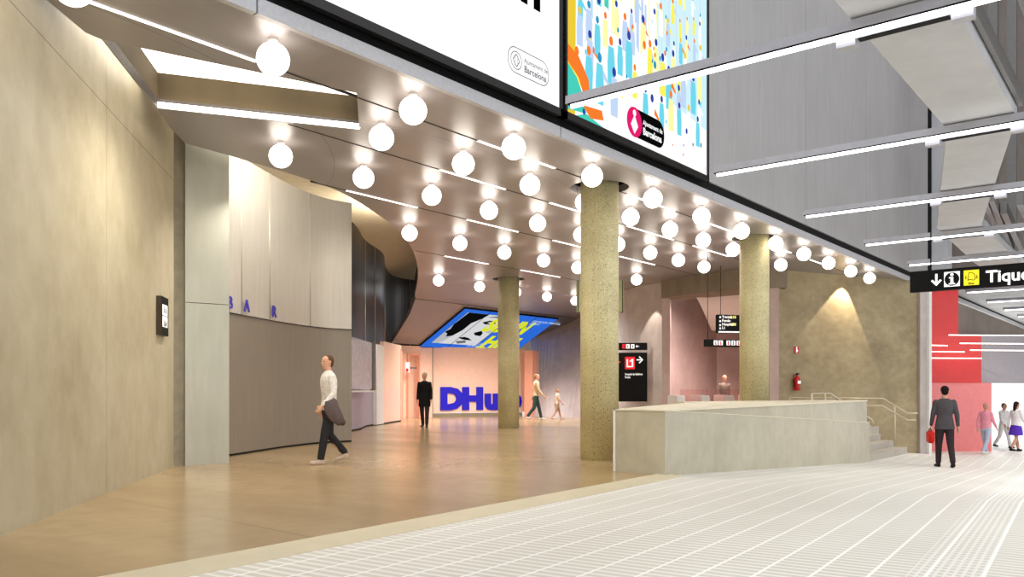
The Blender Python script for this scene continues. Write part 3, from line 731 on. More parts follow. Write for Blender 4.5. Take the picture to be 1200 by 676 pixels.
flat('display', bm, [sm('poster '+k, C2[k], .8) for k in kk], m4, r)

# ---- lettering on walls
A, B = PX(507, 36.2), PX(612, 38.2); dx = (B-A).normalized()
Lp = A.lerp(B, (514.5-507)/(612-507)); r = empty('wall_lettering', (Lp.x, Lp.y, 0), 'large ultramarine DHub letters on the salmon back wall', 'lettering')
r.rotation_euler = (0, 0, math.atan2(dx.y, dx.x))
for ch, x, w_ in (('D', 0.02, 1), ('H', 1.06, 1), ('u', 2.17, 1), ('b', 3.28, 1)):
    bm = bmesh.new(); text_bm(bm, ch, 1.25, 0, Matrix.Diagonal((1.14, 1, 1, 1)), .02, .085)
    o = link('letter', bm, 'blue', r); o.matrix_local = basis((x, -.04, .38), (1, 0, 0), (0, 0, 1))
bp = []
r = None
for ch, px_, yb in (('B', 266, 357), ('A', 284, 362), ('R', 317.5, 371)):
    a = (px_-CX)/FPX; i = min(range(len(path)), key=lambda i: abs((path[i].x*R_-path[i].y*F_)/(path[i].x*F_+path[i].y*R_) - a)); bp.append((ch, i))
c = path[bp[1][1]]
r = empty('bar_lettering', (c.x, c.y, 2.62), 'small indigo letters B A R on the curved pale bar wall', 'lettering')
for ch, i in bp:
    p = path[i]; q = path[min(i+1, len(path)-1)]; pm = path[i-1]; dx = (q-pm).normalized(); nn = Vector((dx.y, -dx.x, 0))
    bm = bmesh.new(); text_bm(bm, ch, .31, 0, None, .01, .006)
    o = link('letter', bm, 'blue2', r); o.matrix_local = basis(p - c + nn*.05 + Vector((0, 0, .0)), dx, (0, 0, 1))

# ---- low concrete wall (block)
r = empty('low_wall', (10.4, 5.55, 0), 'long low pale concrete wall between the foyer and the sloping paved passage', 'low wall')
U1 = PX(1017, 19.4)
f0, f1 = Vector((10.42, 5.55)), Vector((20.35, 5.55))
bm = bmesh.new()
prism(bm, [(0, 0), (9.93, 0), (9.93, .05), (0, .05)], [-.02, -.52, -.52, -.02], [.885, .42, .42, .885])
prism(bm, [(0, .05), (9.93, .05), (9.93, .9), (5, .95), (0, .82)], [-.02, -.52, -.52, -.2, -.02], [.4]*5)
link('base', bm, 'block', r)
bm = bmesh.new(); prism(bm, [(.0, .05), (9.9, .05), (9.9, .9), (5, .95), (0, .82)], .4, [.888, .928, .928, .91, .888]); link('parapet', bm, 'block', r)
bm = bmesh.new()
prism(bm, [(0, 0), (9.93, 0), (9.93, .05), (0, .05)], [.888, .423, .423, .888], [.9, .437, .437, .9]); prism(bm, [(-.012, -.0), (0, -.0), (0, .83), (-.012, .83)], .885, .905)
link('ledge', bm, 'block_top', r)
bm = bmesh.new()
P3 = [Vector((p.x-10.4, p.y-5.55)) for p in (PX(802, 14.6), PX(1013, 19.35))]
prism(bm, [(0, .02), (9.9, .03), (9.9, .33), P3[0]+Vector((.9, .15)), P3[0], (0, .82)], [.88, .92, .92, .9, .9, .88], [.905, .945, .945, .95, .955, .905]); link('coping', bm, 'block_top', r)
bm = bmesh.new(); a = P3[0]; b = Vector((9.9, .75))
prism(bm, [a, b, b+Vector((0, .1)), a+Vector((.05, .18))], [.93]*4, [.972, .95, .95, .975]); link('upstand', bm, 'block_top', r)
bm = bmesh.new(); prism(bm, [(-.012, .80), (.03, .80), (.03, .835), (-.012, .835)], 0, .905); link('corner_trim', bm, 'white', r)

# ---- stairs
S0 = Vector((20.35, 5.62, 0)); S1 = Vector((24.2, 5.64, 0)); sd = (S1-S0).normalized(); sn = Vector((-sd.y, sd.x, 0))
r = empty('staircase', (S0.x, S0.y, -.5), 'short flight of pale concrete steps between the low wall and the warm concrete wall', 'stairs')
top_z = [-.35, -.19, -.03, .13]
for i in range(4):
    a = S0 + sn*(.34*i); b = S1 + sn*(.34*i); w_ = .34 if i < 3 else 1.6
    e = 1.0
    b = a + (b-a)*e
    bm = bmesh.new(); pts = [a, b, b+sn*w_, a+sn*w_] if i < 3 else [a, b, PX(1030, 24.3), a+sn*1.9]
    prism(bm, [(p.x-S0.x, p.y-S0.y) for p in pts], -.05, [(top_z[i]+.5)]*4)
    link('step', bm, 'step', r)

# ---- handrails
def rail(name, label, paths, posts, rad=.022):
    o0 = Vector(posts[0][0]) if posts else Vector(paths[0][0])
    r = empty(name, (o0.x, o0.y, 0), label, 'handrail')
    for p in paths:
        bm = bmesh.new(); tube(bm, [Vector(q)-Vector((o0.x, o0.y, 0)) for q in p], rad); link('rail', bm, 'rail', r)
    for a, b in posts:
        bm = bmesh.new(); tube(bm, [Vector(a)-Vector((o0.x, o0.y, 0)), Vector(b)-Vector((o0.x, o0.y, 0))], rad); link('post', bm, 'rail', r)
def D(px_, py_, d): return PX(px_, d, CH + (HY-py_)*d/FPX)
rail('handrail', 'pale double handrail along the warm concrete wall beside the steps', [[D(925, 466, 23.0), D(1035, 467, 22.9), D(1063, 484, 22.3), D(1075, 484, 22.1)], [D(985, 475, 22.9), D(1034, 475.5, 22.8), D(1063, 492, 22.3), D(1073, 492, 22.1)]],
     [(D(1048.5, 475, 22.7), D(1048.5, 518, 22.7)), (D(925.5, 466, 23.0), D(925.5, 502, 23.0)), (D(952, 466, 22.9), D(952, 502, 22.9))])
rail('handrail', 'pale looped handrail rising just behind the end of the low concrete wall', [[D(951.5, 461.5, 20.4), D(973, 461, 20.6), D(1000, 479, 20.7), D(1013, 486.5, 20.8), D(1021, 491, 20.8), D(1023, 495, 20.8), D(1022.5, 499, 20.8), D(1016, 498, 20.8), D(1000, 489, 20.7), D(972, 470, 20.6)]],
     [(D(951.5, 461.5, 20.4), D(951.5, 507, 20.4)), (D(967, 461.5, 20.5), D(967, 506.8, 20.5))])

# ---- hanging ticket sign
def on_u(px_): return PU(px_, 17.4).y
vL = on_u(1067); r = empty('hanging_sign', (17.4, vL, 3.06), 'long black hanging sign reading Tiquets with arrow, information and yellow icons', 'sign')
bm = bmesh.new(); box(bm, -.05, .05, -3.6, 0, 0, .4); link('sign_box', bm, 'black', r)
def sx(px_): return vL - on_u(px_)
bm = bmesh.new()
a = sx(1098); poly(bm, [(a-.02, .14), (a+.02, .14), (a+.02, .32), (a-.02, .32)], 0, 0); 
poly(bm, [(a-.095, .19), (a-.065, .215), (a, .14), (a, .09)], 0.0002, 0); poly(bm, [(a+.095, .19), (a+.065, .215), (a, .14), (a, .09)], .0002, 0)
x0, x1 = sx(1107), sx(1125.5); poly(bm, [(x0, .06), (x1, .06), (x1, .34), (x0, .34)], 0, 0); cx_ = (x0+x1)/2
poly(bm, disc(cx_, .2, .125, .125, 28), .001, 1); poly(bm, disc(cx_, .285, .03), .002, 0)
poly(bm, [(cx_-.055, .1), (cx_+.055, .1), (cx_+.055, .125), (cx_-.055, .125)], .002, 0); poly(bm, [(cx_-.025, .11), (cx_+.025, .11), (cx_+.025, .235), (cx_-.025, .235)], .002, 0); poly(bm, [(cx_-.05, .215), (cx_+.025, .215), (cx_+.025, .24), (cx_-.05, .24)], .0021, 0)
x0, x1 = sx(1130), sx(1148); poly(bm, [(x0, .06), (x1, .06), (x1, .34), (x0, .34)], 0, 2); cx_ = (x0+x1)/2
outline(bm, [(cx_-.06, .15), (cx_-.03, .17), (cx_+.04, .15), (cx_+.07, .18), (cx_+.05, .26), (cx_, .3), (cx_-.04, .29)], .006, .001, 1); outline(bm, [(cx_-.1, .18), (cx_-.09, .25), (cx_-.085, .18)], .004, .001, 1); outline(bm, [(cx_+.1, .18), (cx_+.09, .25), (cx_+.085, .18)], .004, .001, 1)
text_bm(bm, 'Box', .06, 1, Matrix.Translation((cx_-.05, .075, .001)), 0, .002)
text_bm(bm, 'Tiquets', .3, 0, Matrix.Translation((sx(1156), .095, 0)), 0, .008)
flat('sign_print', bm, ['signwhite', 'black', 'signyel'], basis((-.053, 0, 0), (0, -1, 0), (0, 0, 1)), r)
for k in (.36, 2.9):
    bm = bmesh.new(); cyl(bm, (0, -k, .4), (0, -k, 7.44), .012, n=8); link('hanger_wire', bm, 'black', r)

# ---- restroom sign on left wall
wd = (WB-WA).normalized(); nn = Vector((wd.y, -wd.x, 0))     # towards the foyer
def on_wall(px_):
    a = (px_-CX)/FPX; d = (-4.12+.177*6.7)/(a+.177); return PX(px_, d)
A, B = on_wall(183), on_wall(191)
r = empty('restroom_sign', (A.x, A.y, CH + (HY-392)*A.dot(Vector((F_, R_, 0)))/FPX), 'black box sign with two white pictograms on the left concrete wall', 'sign', rz=math.atan2(wd.y, wd.x))
Lw = .44
bm = bmesh.new(); box(bm, 0, Lw, -.065, 0, 0, .55); link('sign_box', bm, plain('bronze sign side', (72, 60, 48), .4, .4), r)
bm = bmesh.new(); poly(bm, [(0, 0), (Lw, 0), (Lw, .55), (0, .55)], 0, 1)
for y in (.12, .285):
    poly(bm, [(.07, y), (.38, y), (.38, y+.155), (.07, y+.155)], .001, 0)
for (x, y) in ((.16, .3), (.29, .3)):
    poly(bm, disc(x, y+.115, .018), .002, 1); poly(bm, [(x-.03, y+.02), (x+.03, y+.02), (x+.022, y+.09), (x-.022, y+.09)], .002, 1)
poly(bm, disc(.2, .25, .018), .002, 1); poly(bm, [(.17, .13), (.25, .13), (.23, .19), (.21, .23), (.18, .23)], .002, 1); poly(bm, disc(.3, .17, .035), .002, 1)
flat('sign_face', bm, ['signwhite', 'black'], basis((0, -.067, 0), (1, 0, 0), (0, 0, 1)), r)

# ---- metro signs beyond the near column
A = PX(700, 27.2); B = PX(758.5, 27.0); dx = (B-A).normalized(); ang = math.atan2(dx.y, dx.x); Ls = (B-A).length
def DZ(py_, d): return CH + (HY-py_)*d/FPX
z0, z1 = DZ(470.5, 27), DZ(413, 27)
r = empty('metro_sign', (A.x, A.y, z0), 'tall black panel with red L1 square and white arrow right of the near column', 'sign', rz=ang)
bm = bmesh.new(); box(bm, 0, Ls, 0, .08, 0, z1-z0); link('sign_panel', bm, 'black', r)
s = Ls/58.5; hh = z1-z0
bm = bmesh.new()
def RX(p): return (p-700)*s
def RYs(y): return (470.5-y)/57.5*hh
poly(bm, [(RX(732.5), RYs(432.5)), (RX(744), RYs(432.5)), (RX(744), RYs(418)), (RX(732.5), RYs(418))], 0, 1)
text_bm(bm, 'L', .36, 0, Matrix.Translation((RX(733.6), RYs(430), .001)), 0, .004)
x_ = RX(741.3); y_ = RYs(430); poly(bm, [(x_-.025, y_), (x_+.025, y_), (x_+.025, y_+.265), (x_-.025, y_+.265)], .001, 0); poly(bm, [(x_-.095, y_+.19), (x_-.025, y_+.265), (x_-.025, y_+.215), (x_-.08, y_+.16)], .0012, 0)
ay = RYs(421.5); poly(bm, [(RX(746), ay-.02), (RX(753), ay-.02), (RX(753), ay+.02), (RX(746), ay+.02)], 0, 0)
poly(bm, [(RX(753.8), ay), (RX(749.5), ay+.12), (RX(748.6), ay+.09), (RX(752.5), ay)], .0005, 0); poly(bm, [(RX(753.8), ay), (RX(749.5), ay-.12), (RX(748.6), ay-.09), (RX(752.5), ay)], .0005, 0)
text_bm(bm, 'Hospital de Bellvitge\nFondo', .1, 0, Matrix.Translation((RX(732.5), RYs(439.5), 0)) @ Matrix.Diagonal((.68, 1, 1, 1)), 0, .002)
poly(bm, [(RX(722), RYs(425)), (RX(727), RYs(425)), (RX(727), RYs(423)), (RX(722), RYs(423))], 0, 1)
flat('sign_print', bm, ['signwhite', 'signred'], basis((0, -.004, 0), (1, 0, 0), (0, 0, 1)), r)
z0, z1 = DZ(410, 27), DZ(401.5, 27)
r = empty('direction_sign', (A.x, A.y, z0), 'narrow black direction sign with small icons above the L1 panel', 'sign', rz=ang)
bm = bmesh.new(); box(bm, 0, Ls, 0, .08, 0, z1-z0); link('sign_panel', bm, 'black', r)
bm = bmesh.new()
for i, (p, k) in enumerate(((729.5, 1), (734, 0), (739.5, 0))):
    poly(bm, [(RX(p), .05), (RX(p+4), .05), (RX(p+4), .19), (RX(p), .19)], 0, k)
    poly(bm, [(RX(p+1.4), .07), (RX(p+2.4), .07), (RX(p+2.4), .16), (RX(p+1.4), .16)], .001, 2)
poly(bm, [(RX(746), .11), (RX(749), .11), (RX(749), .13), (RX(746), .13)], 0, 0); poly(bm, [(RX(745), .12), (RX(746.6), .17), (RX(746.6), .07)], 0, 0)
flat('sign_print', bm, ['signwhite', 'signred', 'black'], basis((0, -.004, 0), (1, 0, 0), (0, 0, 1)), r)

# ---- hanging display and icon sign near the gates
def hang(name, label, p0, p1, y0, y1, th=.12, d=21.4):
    A, B = PX(p0, d), PX(p1, d+.3); dx = (B-A).normalized(); z0, z1 = DZ(y1, d), DZ(y0, d)
    r = empty(name, (A.x, A.y, z0), label, 'sign', rz=math.atan2(dx.y, dx.x)); L = (B-A).length
    bm = bmesh.new(); box(bm, 0, L, 0, th, 0, z1-z0); link('sign_box', bm, 'black', r)
    return r, L, z1-z0, z0
r, L, h, z0 = hang('departure_display', 'small black departures display hung above the gates', 841, 893, 368.5, 390, d=23.0)
bm = bmesh.new()
for i, y in enumerate((.41, .3, .19, .1)):
    poly(bm, [(.05, y), (.1, y), (.1, y+.05), (.05, y+.05)], 0, 0)
text_bm(bm, 'Trinitat\nFondo\nHospital\nL1', .1, 0, Matrix.Translation((.13, .41, 0)), 0, .003); text_bm(bm, '2:10\n\n4:30', .1, 1, Matrix.Translation((.38, .41, 0)), 0, .003)
poly(bm, [(.02, .01), (L-.02, .01), (L-.02, .05), (.02, .05)], 0, 0)
flat('display', bm, ['signwhite', 'ledyel'], basis((0, -.004, 0), (1, 0, 0), (0, 0, 1)), r)
for k in (.12, .95):
    bm = bmesh.new(); cyl(bm, (k, .06, h), (k, .06, CZ-z0), .008, n=6); link('hanger_wire', bm, 'black', r)
r, L, h, z0 = hang('icon_sign', 'long black hanging bar sign with white pictograms over the gates', 827, 893, 397.5, 406)
bm = bmesh.new()
for p in (.22, .36, .57, .71, .85):
    poly(bm, [(p, .04), (p+.11, .04), (p+.11, .16), (p, .16)], 0, 0); poly(bm, disc(p+.055, .125, .018), .001, 1); poly(bm, [(p+.03, .05), (p+.08, .05), (p+.065, .11), (p+.045, .11)], .001, 2)
flat('sign_print', bm, ['signwhite', 'black', 'signred'], basis((0, -.004, 0), (1, 0, 0), (0, 0, 1)), r)
for k in (.08, 1.35):
    bm = bmesh.new(); cyl(bm, (k, .06, h), (k, .06, CZ-z0), .008, n=6); link('hanger_wire', bm, 'black', r)
# hanging box behind the near column
A, B = PX(676, 18.5), PX(731, 18.5); dx = (B-A).normalized(); z0 = DZ(365.5, 18.5); z1 = DZ(329, 18.5)
r = empty('suspended_sign', (A.x, A.y, z0), 'hanging olive box whose edges show on both sides of the near column', 'sign', rz=math.atan2(dx.y, dx.x)); L = (B-A).length
bm = bmesh.new(); box(bm, 0, L, 0, .16, 0, z1-z0); link('panel_box', bm, plain('olive panel', (150, 150, 104), .5), r)
bm = bmesh.new(); box(bm, L-.035, L-.02, -.01, .17, -.01, z1-z0+.01); box(bm, .02, .035, -.01, .17, -.01, z1-z0+.01); link('panel_edge', bm, 'black', r)
bm = bmesh.new(); cyl(bm, (L/2, .08, z1-z0), (L/2, .08, CZ-z0), .02, n=8); link('hanger_rod', bm, 'black', r)

# ---- gates
gp = [(793.5, 803, 24.6), (822, 832, 25.2), (850, 860.5, 25.8), (880, 890, 26.4)]
gd = [None]*4
for i, (a, b, d) in enumerate(gp):
    p = PX((a+b)/2, d); w_ = (b-a)/FPX*d
    r = empty('ticket_gate', (p.x, p.y, 0), 'white ticket gate cabinet, %s behind the low concrete wall' % ['leftmost', 'second from the left', 'third from the left', 'rightmost, hidden by the column'][i], 'ticket gate', 'ticket gates', rz=-math.atan2(F_, R_))
    bm = bmesh.new(); box(bm, -w_/2, w_/2, 0, 1.5, 0, .98); box(bm, -w_/2, w_/2, .1, 1.5, .98, 1.02); link('cabinet', bm, 'white', r)
    bm = bmesh.new(); box(bm, -w_/2+.04, w_/2-.04, -.006, 0, .7, .84); link('reader', bm, 'black', r)
    if i < 3:
        q = gp[i+1]; q = PX((q[0]+q[1])/2, q[2]); gap = (q-p).length
        bm = bmesh.new(); box(bm, w_/2+.0, gap-w_/2-.02, .7, .715, .25, 1.2); link('glass_flap', bm, 'glass', r)

# ---- extinguisher and its sign
def wall_r(px_):                                # on right wall face
    a = (px_-CX)/FPX; A, B = RWA, RWB; u0, v0 = A.x, A.y; du, dv = B.x-A.x, B.y-A.y
    dirx, diry = F_+R_*a, R_-F_*a; t_ = (u0*dv - v0*du)/(dirx*dv - diry*du); return PX(px_, t_), t_
p, d = wall_r(931); wn = Vector(((RWB-RWA).y, -(RWB-RWA).x, 0)).normalized(); wang = math.atan2((RWB-RWA).y, (RWB-RWA).x)
zb = DZ(457.5, d)
r = empty('fire_extinguisher', (p.x+wn.x*.1, p.y+wn.y*.1, zb), 'red fire extinguisher with black hose hung on the warm concrete wall', 'fire extinguisher', rz=wang)
bm = bmesh.new()
prof = [(0.0, .0), (.075, 0), (.085, .02), (.085, .33), (.07, .38), (.03, .42), (.025, .45)]
rings = [[bm.verts.new((rr*math.cos(t), rr*math.sin(t), z)) for t in [2*math.pi*i/20 for i in range(20)]] for rr, z in prof[1:]]
for A_, B_ in zip(rings, rings[1:]):
    for i in range(20): bm.faces.new((A_[i], A_[(i+1) % 20], B_[(i+1) % 20], B_[i])).smooth = True
bm.faces.new(rings[0][::-1]); bm.faces.new(rings[-1]); link('cylinder_body', bm, 'ext', r)
bm = bmesh.new(); poly(bm, [(-.055, .2), (.055, .2), (.055, .28), (-.055, .28)], 0, 0); o = flat('body_label', bm, ['signwhite'], basis((0, -.088, 0), (1, 0, 0), (0, 0, 1)), r)
bm = bmesh.new(); box(bm, -.02, .09, -.015, .015, .455, .47); box(bm, -.02, .1, -.015, .015, .49, .505); box(bm, -.025, .02, -.02, .02, .44, .49); link('valve_handle', bm, 'black', r)
bm = bmesh.new(); tube(bm, [(-.02, 0, .46), (-.09, 0, .47), (-.14, 0, .42), (-.15, 0, .3), (-.12, -.02, .2), (-.1, -.03, .12)], .012, 8); link('hose', bm, 'black', r)
bm = bmesh.new(); box(bm, -.06, .06, .06, .1, .1, .34); link('wall_bracket', bm, 'steel', r)
p, d = wall_r(933); r = empty('fire_sign', (p.x+wn.x*.01, p.y+wn.y*.01, DZ(413.5, d)), 'small red and white fire extinguisher sign above the extinguisher', 'sign', rz=wang)
bm = bmesh.new(); box(bm, -.09, .09, -.01, .01, 0, .18); link('sign_panel', bm, 'ext', r)
bm = bmesh.new(); poly(bm, [(-.015, .01), (.02, .01), (.02, .17), (-.015, .17)], 0, 0); poly(bm, [(.03, .03), (.06, .06), (.03, .1)], 0, 0); flat('sign_print', bm, ['signwhite'], basis((0, -.0115, 0), (1, 0, 0), (0, 0, 1)), r)
# door pictogram
p = PX(478.9, 34.95); 
A, B = PX(475.5, 34.6), PX(480.0, 34.65)
r = empty('door_sign', (A.x, A.y, 0), 'small white and red sign beside the salmon door', 'sign', rz=math.atan2((B-A).y, (B-A).x)); L = (B-A).length
bm = bmesh.new(); box(bm, 0, L, 0, .02, DZ(436, 34.6), DZ(424.5, 34.6)); link('sign_panel', bm, 'signwhite', r)
bm = bmesh.new(); box(bm, .01, L*.7, -.006, 0, DZ(435.6, 34.6), DZ(431.5, 34.6)); link('sign_band', bm, 'signred', r)
bm = bmesh.new(); box(bm, L, L+.3, .01, .03, DZ(432, 34.6), DZ(430, 34.6)); link('sign_arm', bm, 'steel', r)

# ---- glowing white bars in front of the red wall
for i, (a, b, y) in enumerate(((1112, 1215, 392.5), (1125, 1215, 402.3), (1137, 1215, 410.3), (1092, 1110, 404.5), (1092, 1130, 412), (1092, 1150, 419.5))):
    d = 27.0+.12*i; A, B = PX(a, d), PX(b, d+.25); z = DZ(y, d); dx = (B-A).normalized()
    bm = bmesh.new(); L = (B-A).length; box(bm, 0, L, -.02, .02, -.012, .012)
    o = link('glow_bar', bm, 'strip', loc=(A.x, A.y, z), rot=(0, 0, math.atan2(dx.y, dx.x)))
    setp(o, 'horizontal white light line across the red wall, %s' % ['uppermost and longest, reaching the right edge', 'second of the long ones', 'lowest of the long ones', 'shortest, beside the pier', 'middle of the short ones by the pier', 'lowest, ending where the red stops'][i], 'light line', 'light lines before the red wall')

# ---- wall washer spots (foyer ceiling downlights over the concrete walls)
def spot(px_, d, aim_px, aim_d, aim_z, e, size=50, col=(1, .86, .66)):
    p = PX(px_, d, CZ-.05); q = PX(aim_px, aim_d, aim_z)
    ld = bpy.data.lights.new('wash_fill_spot', 'SPOT'); ld.energy = e; ld.spot_size = math.radians(size); ld.spot_blend = .12; ld.color = col; ld.shadow_soft_size = .03
    o = bpy.data.objects.new('wash_fill_spot', ld); COL.objects.link(o); o.location = p
    o.rotation_euler = (q-p).to_track_quat('-Z', 'Y').to_euler()
    return o
spot(999, 24.75, 972, 24.75, .6, SPOT_E, 74)
spot(757, 26.6, 748, 26.9, .8, SPOT_E*.6, 60, (1, .88, .76))
def area(p, q, e, sx_, sy_, col):
    ld = bpy.data.lights.new('hidden_light', 'AREA'); ld.shape = 'RECTANGLE'; ld.size = sx_; ld.size_y = sy_; ld.energy = e; ld.color = col
    o = bpy.data.objects.new('hidden_light', ld); COL.objects.link(o); o.location = p
    o.rotation_euler = (Vector(q)-Vector(p)).to_track_quat('-Z', 'Y').to_euler()


area(PX(1185, 40, 3.8), PX(1185, 40, 0), 900, 8, 6, (.95, .97, 1))
area(Vector((9.3, 11.9, 5.4)), Vector((9.4, 14.4, 5.0)), 80, 1.6, .15, (1, .95, .87))  # unseen lights added above the ceiling to brighten bar wall and soffit
area(Vector((7.9, 11.5, 5.4)), Vector((8.4, 13.6, 4.4)), 10, 1.2, .15, (1, .95, .87))
area(Vector((14.9, 15.6, 5.4)), Vector((13.2, 19, 6.0)), 110, 1.6, .15, (1, .9, .75))
def down(u, v, e, col=(1, .95, .89), size=135, z=CZ-.03):  # unseen fill spots added for brightness, no fittings modelled
    ld = bpy.data.lights.new('wash_fill_spot', 'SPOT'); ld.energy = e; ld.spot_size = math.radians(size); ld.spot_blend = .7; ld.color = col; ld.shadow_soft_size = .02
    o = bpy.data.objects.new('wash_fill_spot', ld); COL.objects.link(o); o.location = (u, v, z)
for u, v in ((9.5, 9.0), (14, 9.0), (19, 9.0), (8, 11.2), (13, 11.2), (18, 11.2), (12, 14.7), (17, 14.7), (22, 14.7), (18, 19.2), (22, 19.2), (26, 19.2)):  # added fill grid brightening the foyer floor and walls
    down(u, v, FOYER_FILL_E)
for u in (2.2, 6.3, 10.4, 14.5): down(u, .2, 190, (.98, .99, 1), 84)  # added spots brightening the paved floor
for i in range(2, 7):
    for v in (2.2, -1.5): down(8.36+4.12*i-2.06, v, HALL_FILL_E, (.97, .98, 1), 115)  # added hall fill between the linear lamps
down(*PX(850, 28.2)[:2], 420, (1, .86, .86), 165, 3.3); down(*PX(818, 28.4)[:2], 240, (1, .9, .88), 165, 4.4)  # added fill for the gate recess
down(*PX(280, 9.6)[:2], 230, (1, .96, .9), 160)
down(*PX(655, 31.5)[:2], 900, (.93, .91, 1), 160)  # added fill for the curved lilac wall
area(cw(-4.36, 9.5, 5.22), cw(-4.36-.3*.985, 9.5-.3*.174, 4.2), 14, 2.8, .08, (1, .97, .92))
for p in (PX(480, 33), PX(545, 33), PX(585, 34)): down(p.x, min(p.y, 22.2), 340, (1, .9, .82), 130)  # added fill in front of the salmon wall
# ================================================================ PEOPLE
def frame(d):
    d = d.normalized(); up = Vector((0, 1, 0)) if abs(d.z) > .7 else Vector((0, 0, 1))
    a = up.cross(d).normalized(); return a, d.cross(a)
def loft(bm, secs, n=14, fr=None):            # secs: (point, rx, ry)
    rings = []; m = len(secs)
    for i, (p, rx, ry) in enumerate(secs):
        if fr: a, b = fr
        else: a, b = frame(Vector(secs[min(i+1, m-1)][0]) - Vector(secs[max(i-1, 0)][0]))
        rings.append([bm.verts.new(Vector(p) + a*math.cos(t)*rx + b*math.sin(t)*ry) for t in [2*math.pi*k/n for k in range(n)]])
    for A, B in zip(rings, rings[1:]):
        for i in range(n): bm.faces.new((A[i], A[(i+1) % n], B[(i+1) % n], B[i]))
    bm.faces.new(rings[0][::-1]); bm.faces.new(rings[-1])
def limb(bm, a, b, ra, rb, mid=None, flat_=1.0):
    a, b = Vector(a), Vector(b); d = b-a; secs = []
    e = d.normalized()
    secs.append((a-e*ra*.75, ra*.55, ra*.55*flat_))
    for t in (0, .2, .4, .6, .8, 1):
        r = ra + (rb-ra)*t + (mid or 0)*math.sin(math.pi*min(1, t*1.25))
        secs.append((a+d*t, r, r*flat_))
    secs.append((b+e*rb*.75, rb*.55, rb*.55*flat_)); loft(bm, secs)
def ell(bm, c, rx, ry, rz_, seg=20):
    m = Matrix.Translation(c) @ Matrix.Diagonal((rx, ry, rz_, 1)); bmesh.ops.create_uvsphere(bm, u_segments=seg, v_segments=seg*3//4, radius=1, matrix=m)
def remesh(o, vox, sm=4):
    m = o.modifiers.new('r', 'REMESH'); m.mode = 'VOXEL'; m.voxel_size = vox; m.use_smooth_shade = True
    s = o.modifiers.new('s', 'SMOOTH'); s.factor = .5; s.iterations = sm
SK = plain('skin', (208, 158, 130), .55, 0, .3, .03, 20)
def person(label, loc, face_dir, h, pose, top, bottom, shoes, hair, longtop=0.0, sleeves=True, skirt=False, long_hair=False, shorts=False, vox=.009, collar=None):
    r = empty('person', loc, label, 'person'); fd = Vector(face_dir); r.rotation_euler = (0, 0, math.atan2(-fd.x, fd.y)); k = h/1.75
    r.scale = (k, k, k)
    V = Vector; ln = pose.get('lean', 0.0); drop = pose.get('drop', 0.0)
    hz = .93 - drop
    def up(z): return V((0, math.sin(ln)*(z-hz) , hz + math.cos(ln)*(z-hz) - 0))
    # joints: leg angles = (thigh pitch, knee bend)
    J = {}
    for s, key in ((-1, 'L'), (1, 'R')):
        tp, kb, ap = pose['leg'+key]
        hip = V((s*.09, 0, hz-.02)); kn = hip + V((s*.005, math.sin(tp)*.43, -math.cos(tp)*.43)); q = tp-kb
        an = kn + V((0, math.sin(q)*.41, -math.cos(q)*.41)); J['hip'+key], J['kn'+key], J['an'+key] = hip, kn, an
        f = V((s*.12, math.cos(ap), math.sin(ap))).normalized(); J['toe'+key] = an + f*.16 + V((0, 0, -.045)) if ap > -.3 else an + f*.17; J['heel'+key] = an + V((0, -.04*math.cos(ap), -.05)); J['f'+key] = f
        sp, sa, eb, el = pose['arm'+key]
        sh = up(1.415-drop) + V((s*.185, 0, 0)); d1 = V((s*math.sin(sa), math.sin(sp)*math.cos(sa), -math.cos(sp)*math.cos(sa))); e = sh + d1*.28
        d2 = V((s*math.sin(sa)*.6 - s*el, math.sin(sp+eb), -math.cos(sp+eb))).normalized(); w = e + d2*.255
        J['sh'+key], J['el'+key], J['wr'+key], J['d'+key] = sh, e, w, d2
    def torso(bm, g=0.0, z0=.86, z1=1.5, female=False):
        secs = []
        for z, rx, ry in ((.84, .12, .09), (.88, .165, .11), (.95, .165, .115), (1.05, .142, .1), (1.15, .145, .105), (1.27, .165, .118), (1.36, .178, .115), (1.42, .165, .098), (1.46, .11, .08), (1.49, .062, .06)):
            if z0 <= z <= z1: c = up(z-drop); secs.append((c, rx+g, ry+g))
        loft(bm, secs, 20, (V((1, 0, 0)), V((0, 1, 0))))
    ht = pose.get('turn', 0.0); hc = up(1.645-drop) + V((0, .015, 0)); HR = Matrix.Rotation(ht, 3, 'Z')
    def H(x, y, z): return hc + HR @ V((x, y, z))
    # body
    bm = bmesh.new(); torso(bm, -.008)
    loft(bm, [(up(1.46-drop), .058, .058), (up(1.53-drop)+V((0, .008, 0)), .052, .054), (hc+V((0, -.005, -.05)), .05, .055)], 14, (V((1, 0, 0)), V((0, 1, 0))))
    hs = []
    for z, rx, ry, oy in ((-.112, .028, .03, .035), (-.095, .045, .055, .022), (-.06, .062, .08, .005), (-.02, .071, .09, 0), (.03, .075, .095, -.003), (.065, .068, .086, -.006), (.092, .045, .06, -.008), (.105, .02, .03, -.01)):
        hs.append((H(0, oy, z), rx, ry))
    loft(bm, hs, 20, (HR @ V((1, 0, 0)), HR @ V((0, 1, 0))))
    loft(bm, [(H(0, .085, .018), .008, .008), (H(0, .102, -.012), .012, .014), (H(0, .098, -.032), .016, .012), (H(0, .085, -.036), .01, .008)], 8, (HR @ V((1, 0, 0)), HR @ V((0, 1, 0))))
    for s in (-1, 1):
        loft(bm, [(H(s*.074, -.005, -.035), .006, .01), (H(s*.082, -.008, -.005), .008, .018), (H(s*.08, -.01, .02), .006, .014)], 8, (HR @ V((1, 0, 0)), HR @ V((0, 1, 0))))
    loft(bm, [(H(-.028, .083, -.058), .006, .007), (H(0, .093, -.058), .008, .009), (H(.028, .083, -.058), .006, .007)], 8)
